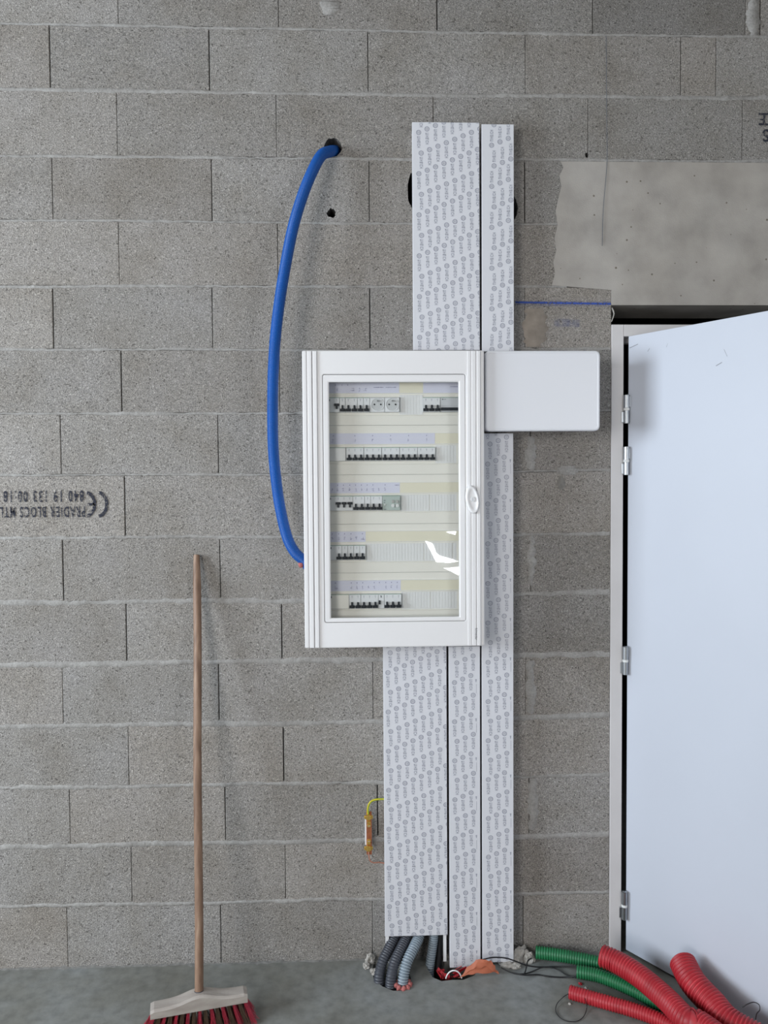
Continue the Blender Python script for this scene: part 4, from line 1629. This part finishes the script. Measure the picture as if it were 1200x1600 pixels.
for i in range(26):
    a0 = rs.uniform(0, 6.28)
    c0 = Vector((c.x + rs.uniform(-0.045, 0.030), c.y + rs.uniform(-0.012, 0.018), rs.uniform(-0.045, 0.006)))
    L_ = rs.uniform(0.010, 0.022)
    d1 = Vector((math.cos(a0), math.sin(a0) * 0.6, rs.uniform(-0.5, 0.7))) * L_
    d2 = d1.cross(Vector((rs.uniform(-1, 1), rs.uniform(-1, 1), rs.uniform(-1, 1)))).normalized() * rs.uniform(0.003, 0.007)
    p4 = [c0 - d1 - d2, c0 + d1 - d2 * 0.6, c0 + d1 * 0.9 + d2, c0 - d1 * 0.8 + d2]
    th_ = d1.cross(d2).normalized() * 0.0008
    q.raw([p + th_ for p in p4] + [p - th_ for p in p4], [[0, 1, 2, 3], [7, 6, 5, 4], [0, 4, 5, 1], [1, 5, 6, 2], [2, 6, 7, 3], [3, 7, 4, 0]], M['redpipe'])
tag(q.build('shredded_pipe'), 'shredded red plastic flakes lying in the broken floor pit', 'plastic scraps', kind='stuff')
q = MB()
pts = []
c = atz(709, 1527, 0.0)
for i in range(15):
    a_ = math.radians(15 + 150 * i / 14)
    pts.append(Vector((c.x + 0.026 * math.cos(a_), c.y, -0.012 + 0.034 * math.sin(a_))))
q.tube(pts, 0.0022, M['trunk_in'], 8)
tag(q.build('pipe_collar'), 'thin white curved plastic rim standing up in the floor pit', 'pipe end')

# ------------------------------------------------------------------ corrugated pipes on the floor
G = 'corrugated pipes lying by the door'
PIPES = [
    ('green_pipe', 'greenpipe', 0.0205, 'green corrugated pipe lying along the wall foot, furthest back of the pipes',
     [atz(837, 1488, .030), atz(867, 1491.5, .030), atz(900, 1497, .028), atz(933, 1504, .026), atz(962, 1512, .024), Vector((0.85, -0.165, 0.0225))]),
    ('green_pipe', 'greenpipe', 0.0205, 'green corrugated pipe between the two left red pipes, running under the big red one',
     [atz(901, 1518, .024), atz(933, 1524, .024), atz(967, 1536.5, .024), atz(1000, 1552, .024), atz(1020, 1563, .024), Vector((0.93, -0.345, 0.0225)), Vector((0.99, -0.48, 0.0225)), Vector((1.04, -0.68, 0.0225))]),
    ('red_pipe', 'redpipe', 0.0335, 'thick red corrugated pipe lying across the green ones in front of the door frame',
     [atz(940, 1493, .088), atz(965, 1504, .085), atz(1000, 1526, .082), atz(1040, 1560, .080), atz(1075, 1595, .080), Vector((0.935, -0.46, 0.078)), Vector((1.02, -0.66, 0.080)), Vector((1.14, -0.86, 0.05))]),
    ('red_pipe', 'redpipe', 0.0400, 'thickest red corrugated pipe rising against the lower edge of the door leaf',
     [atz(1066, 1503, .115), atz(1083, 1535, .098), atz(1113, 1568, .080), atz(1143, 1600, .065), Vector((1.115, -0.53, 0.052)), Vector((1.24, -0.72, 0.042))]),
    ('red_pipe', 'redpipe', 0.0205, 'thin red corrugated pipe lying nearest the viewer, a wire loop at its mouth',
     [atz(890, 1550, .024), atz(913, 1556.5, .024), atz(950, 1567, .023), atz(987, 1577.5, .022), atz(1017, 1588, .022), atz(1047, 1602, .022), Vector((0.915, -0.45, 0.0225)), Vector((0.945, -0.58, 0.0225)), Vector((0.95, -0.75, 0.0225))]),
]
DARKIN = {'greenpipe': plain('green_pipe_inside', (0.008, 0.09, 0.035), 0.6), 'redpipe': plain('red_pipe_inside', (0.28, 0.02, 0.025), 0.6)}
CREST = {'greenpipe': plain('worn_green_rib', (0.022, 0.19, 0.075), 0.5, var=0.3, vscale=25), 'redpipe': plain('worn_red_rib', (0.46, 0.035, 0.045), 0.5, var=0.35, vscale=25)}
for nm, mt, r_, lab, ctrl in PIPES:
    q = MB()
    q.tube(spline(ctrl, 10), r_, M[mt], 24, r_ * 0.10, 0.0098 if r_ > 0.03 else 0.0082, inner=DARKIN[mt], crest=CREST[mt])
    tag(q.build(nm), lab, 'pipe', G)

# ------------------------------------------------------------------ loose wires
def wire(pts, r_, lab, name='loose_wire'):
    q_ = MB()
    q_.tube(spline(pts, 8), r_, M['cable'], 8)
    return tag(q_.build(name), lab, 'wire', 'thin black wires on the floor')


wire([atz(752, 1500, .045), atz(770, 1496, .055), atz(790, 1497, .05), atz(806, 1502, .035), atz(822, 1508, .02), atz(842, 1511, .008), atz(870, 1510.5, .006), atz(902, 1510, .02)], 0.0022, 'black wire arching over the foot of the right trunking towards the green pipe')
wire([atz(783, 1512, .012), atz(797, 1519, .006), atz(808, 1522, .004), atz(820, 1521.5, .004), atz(834, 1517, .004), atz(846, 1512, .012), atz(858, 1511, .012), atz(872, 1515, .006), atz(886, 1524, .004), atz(900, 1528, .010)], 0.0019, 'black wire sagging in an S over the floor beside the orange sheet')
wire([atz(800, 1520, .011), atz(820, 1523.5, .011), atz(840, 1523, .003), atz(860, 1526, .003), atz(882, 1527, .003), atz(900, 1525, .016)], 0.0022, 'black wire running lowest along the floor into the middle green pipe')
wire([atz(831, 1497, .030), atz(825, 1501, .024), atz(823, 1509, .025), atz(821, 1517, .018), atz(819, 1523, .018)], 0.0022, 'short black wire end crossing over the others near the concrete lumps')
wire([atz(888, 1553, .030), atz(880, 1558, .022), atz(870, 1569, .006), atz(869, 1582, .003), atz(881, 1594, .003), atz(900, 1596, .003), atz(912, 1588, .003), atz(917, 1573, .010), atz(914, 1560, .046)], 0.0011, 'thin black wire loop hanging from the mouth of the nearest red pipe')
wire([atz(1160, 1574, .10), atz(1168, 1569, .11), atz(1178, 1566, .115), atz(1186, 1570, .11), atz(1187, 1578, .10), atz(1182, 1585, .085), atz(1180, 1600, .06)], 0.0013, 'thin dark wire hook standing up at the lower right beside the door leaf')
q = MB()
th = [(947, 56, -0.004), (947.5, 120, -0.006), (948, 190, -0.006), (948.5, 245, -0.005), (947, 275, -0.006), (943, 320, -0.007), (941.5, 350, -0.007), (941, 384, -0.006)]
q.tube(spline([at(*p) for p in th], 6), 0.0008, M['greyink'], 6)
tag(q.build('hanging_thread'), 'fine dark thread hanging down the wall above the lintel', 'thread')

q = MB()
fs = [at(956.5, 481, -0.004), at(958.5, 486, -0.012), at(959.5, 491, -0.015), at(957.5, 498, -0.010), at(955.5, 503, -0.004)]
V = []
for p in spline(fs, 5):
    V += [p + Vector((-0.0016, 0.003, 0)), p + Vector((0.0010, -0.002, 0.001)), p + Vector((-0.001, 0.0034, 0))]
n = len(V) // 3
q.raw(V, [[i * 3 + k, i * 3 + (k + 1) % 3, i * 3 + 3 + (k + 1) % 3, i * 3 + 3 + k] for i in range(n - 1) for k in range(3)], M['rubble'], True)
tag(q.build('film_scrap'), 'curled scrap of pale film stuck at the top left corner of the doorway', 'film scrap')

# small litter
for i, (px_, py_, s_, mt, lab) in enumerate([(907, 1538, .006, 'redpipe', 'tiny red plastic chip on the floor above the thin red pipe'), (890, 1569, .0045, 'rubble', 'tiny pale chip inside the wire loop'),
                                             (915, 1544, .004, 'rubble', 'tiny pale crumb beside the small red chip')]):
    g = atz(px_, py_, 0)
    chunk((g.x, g.y, 0), s_, s_, s_ * 0.6, 30 + i, M[mt], 'debris_chip', lab, 'tiny chips on the floor')
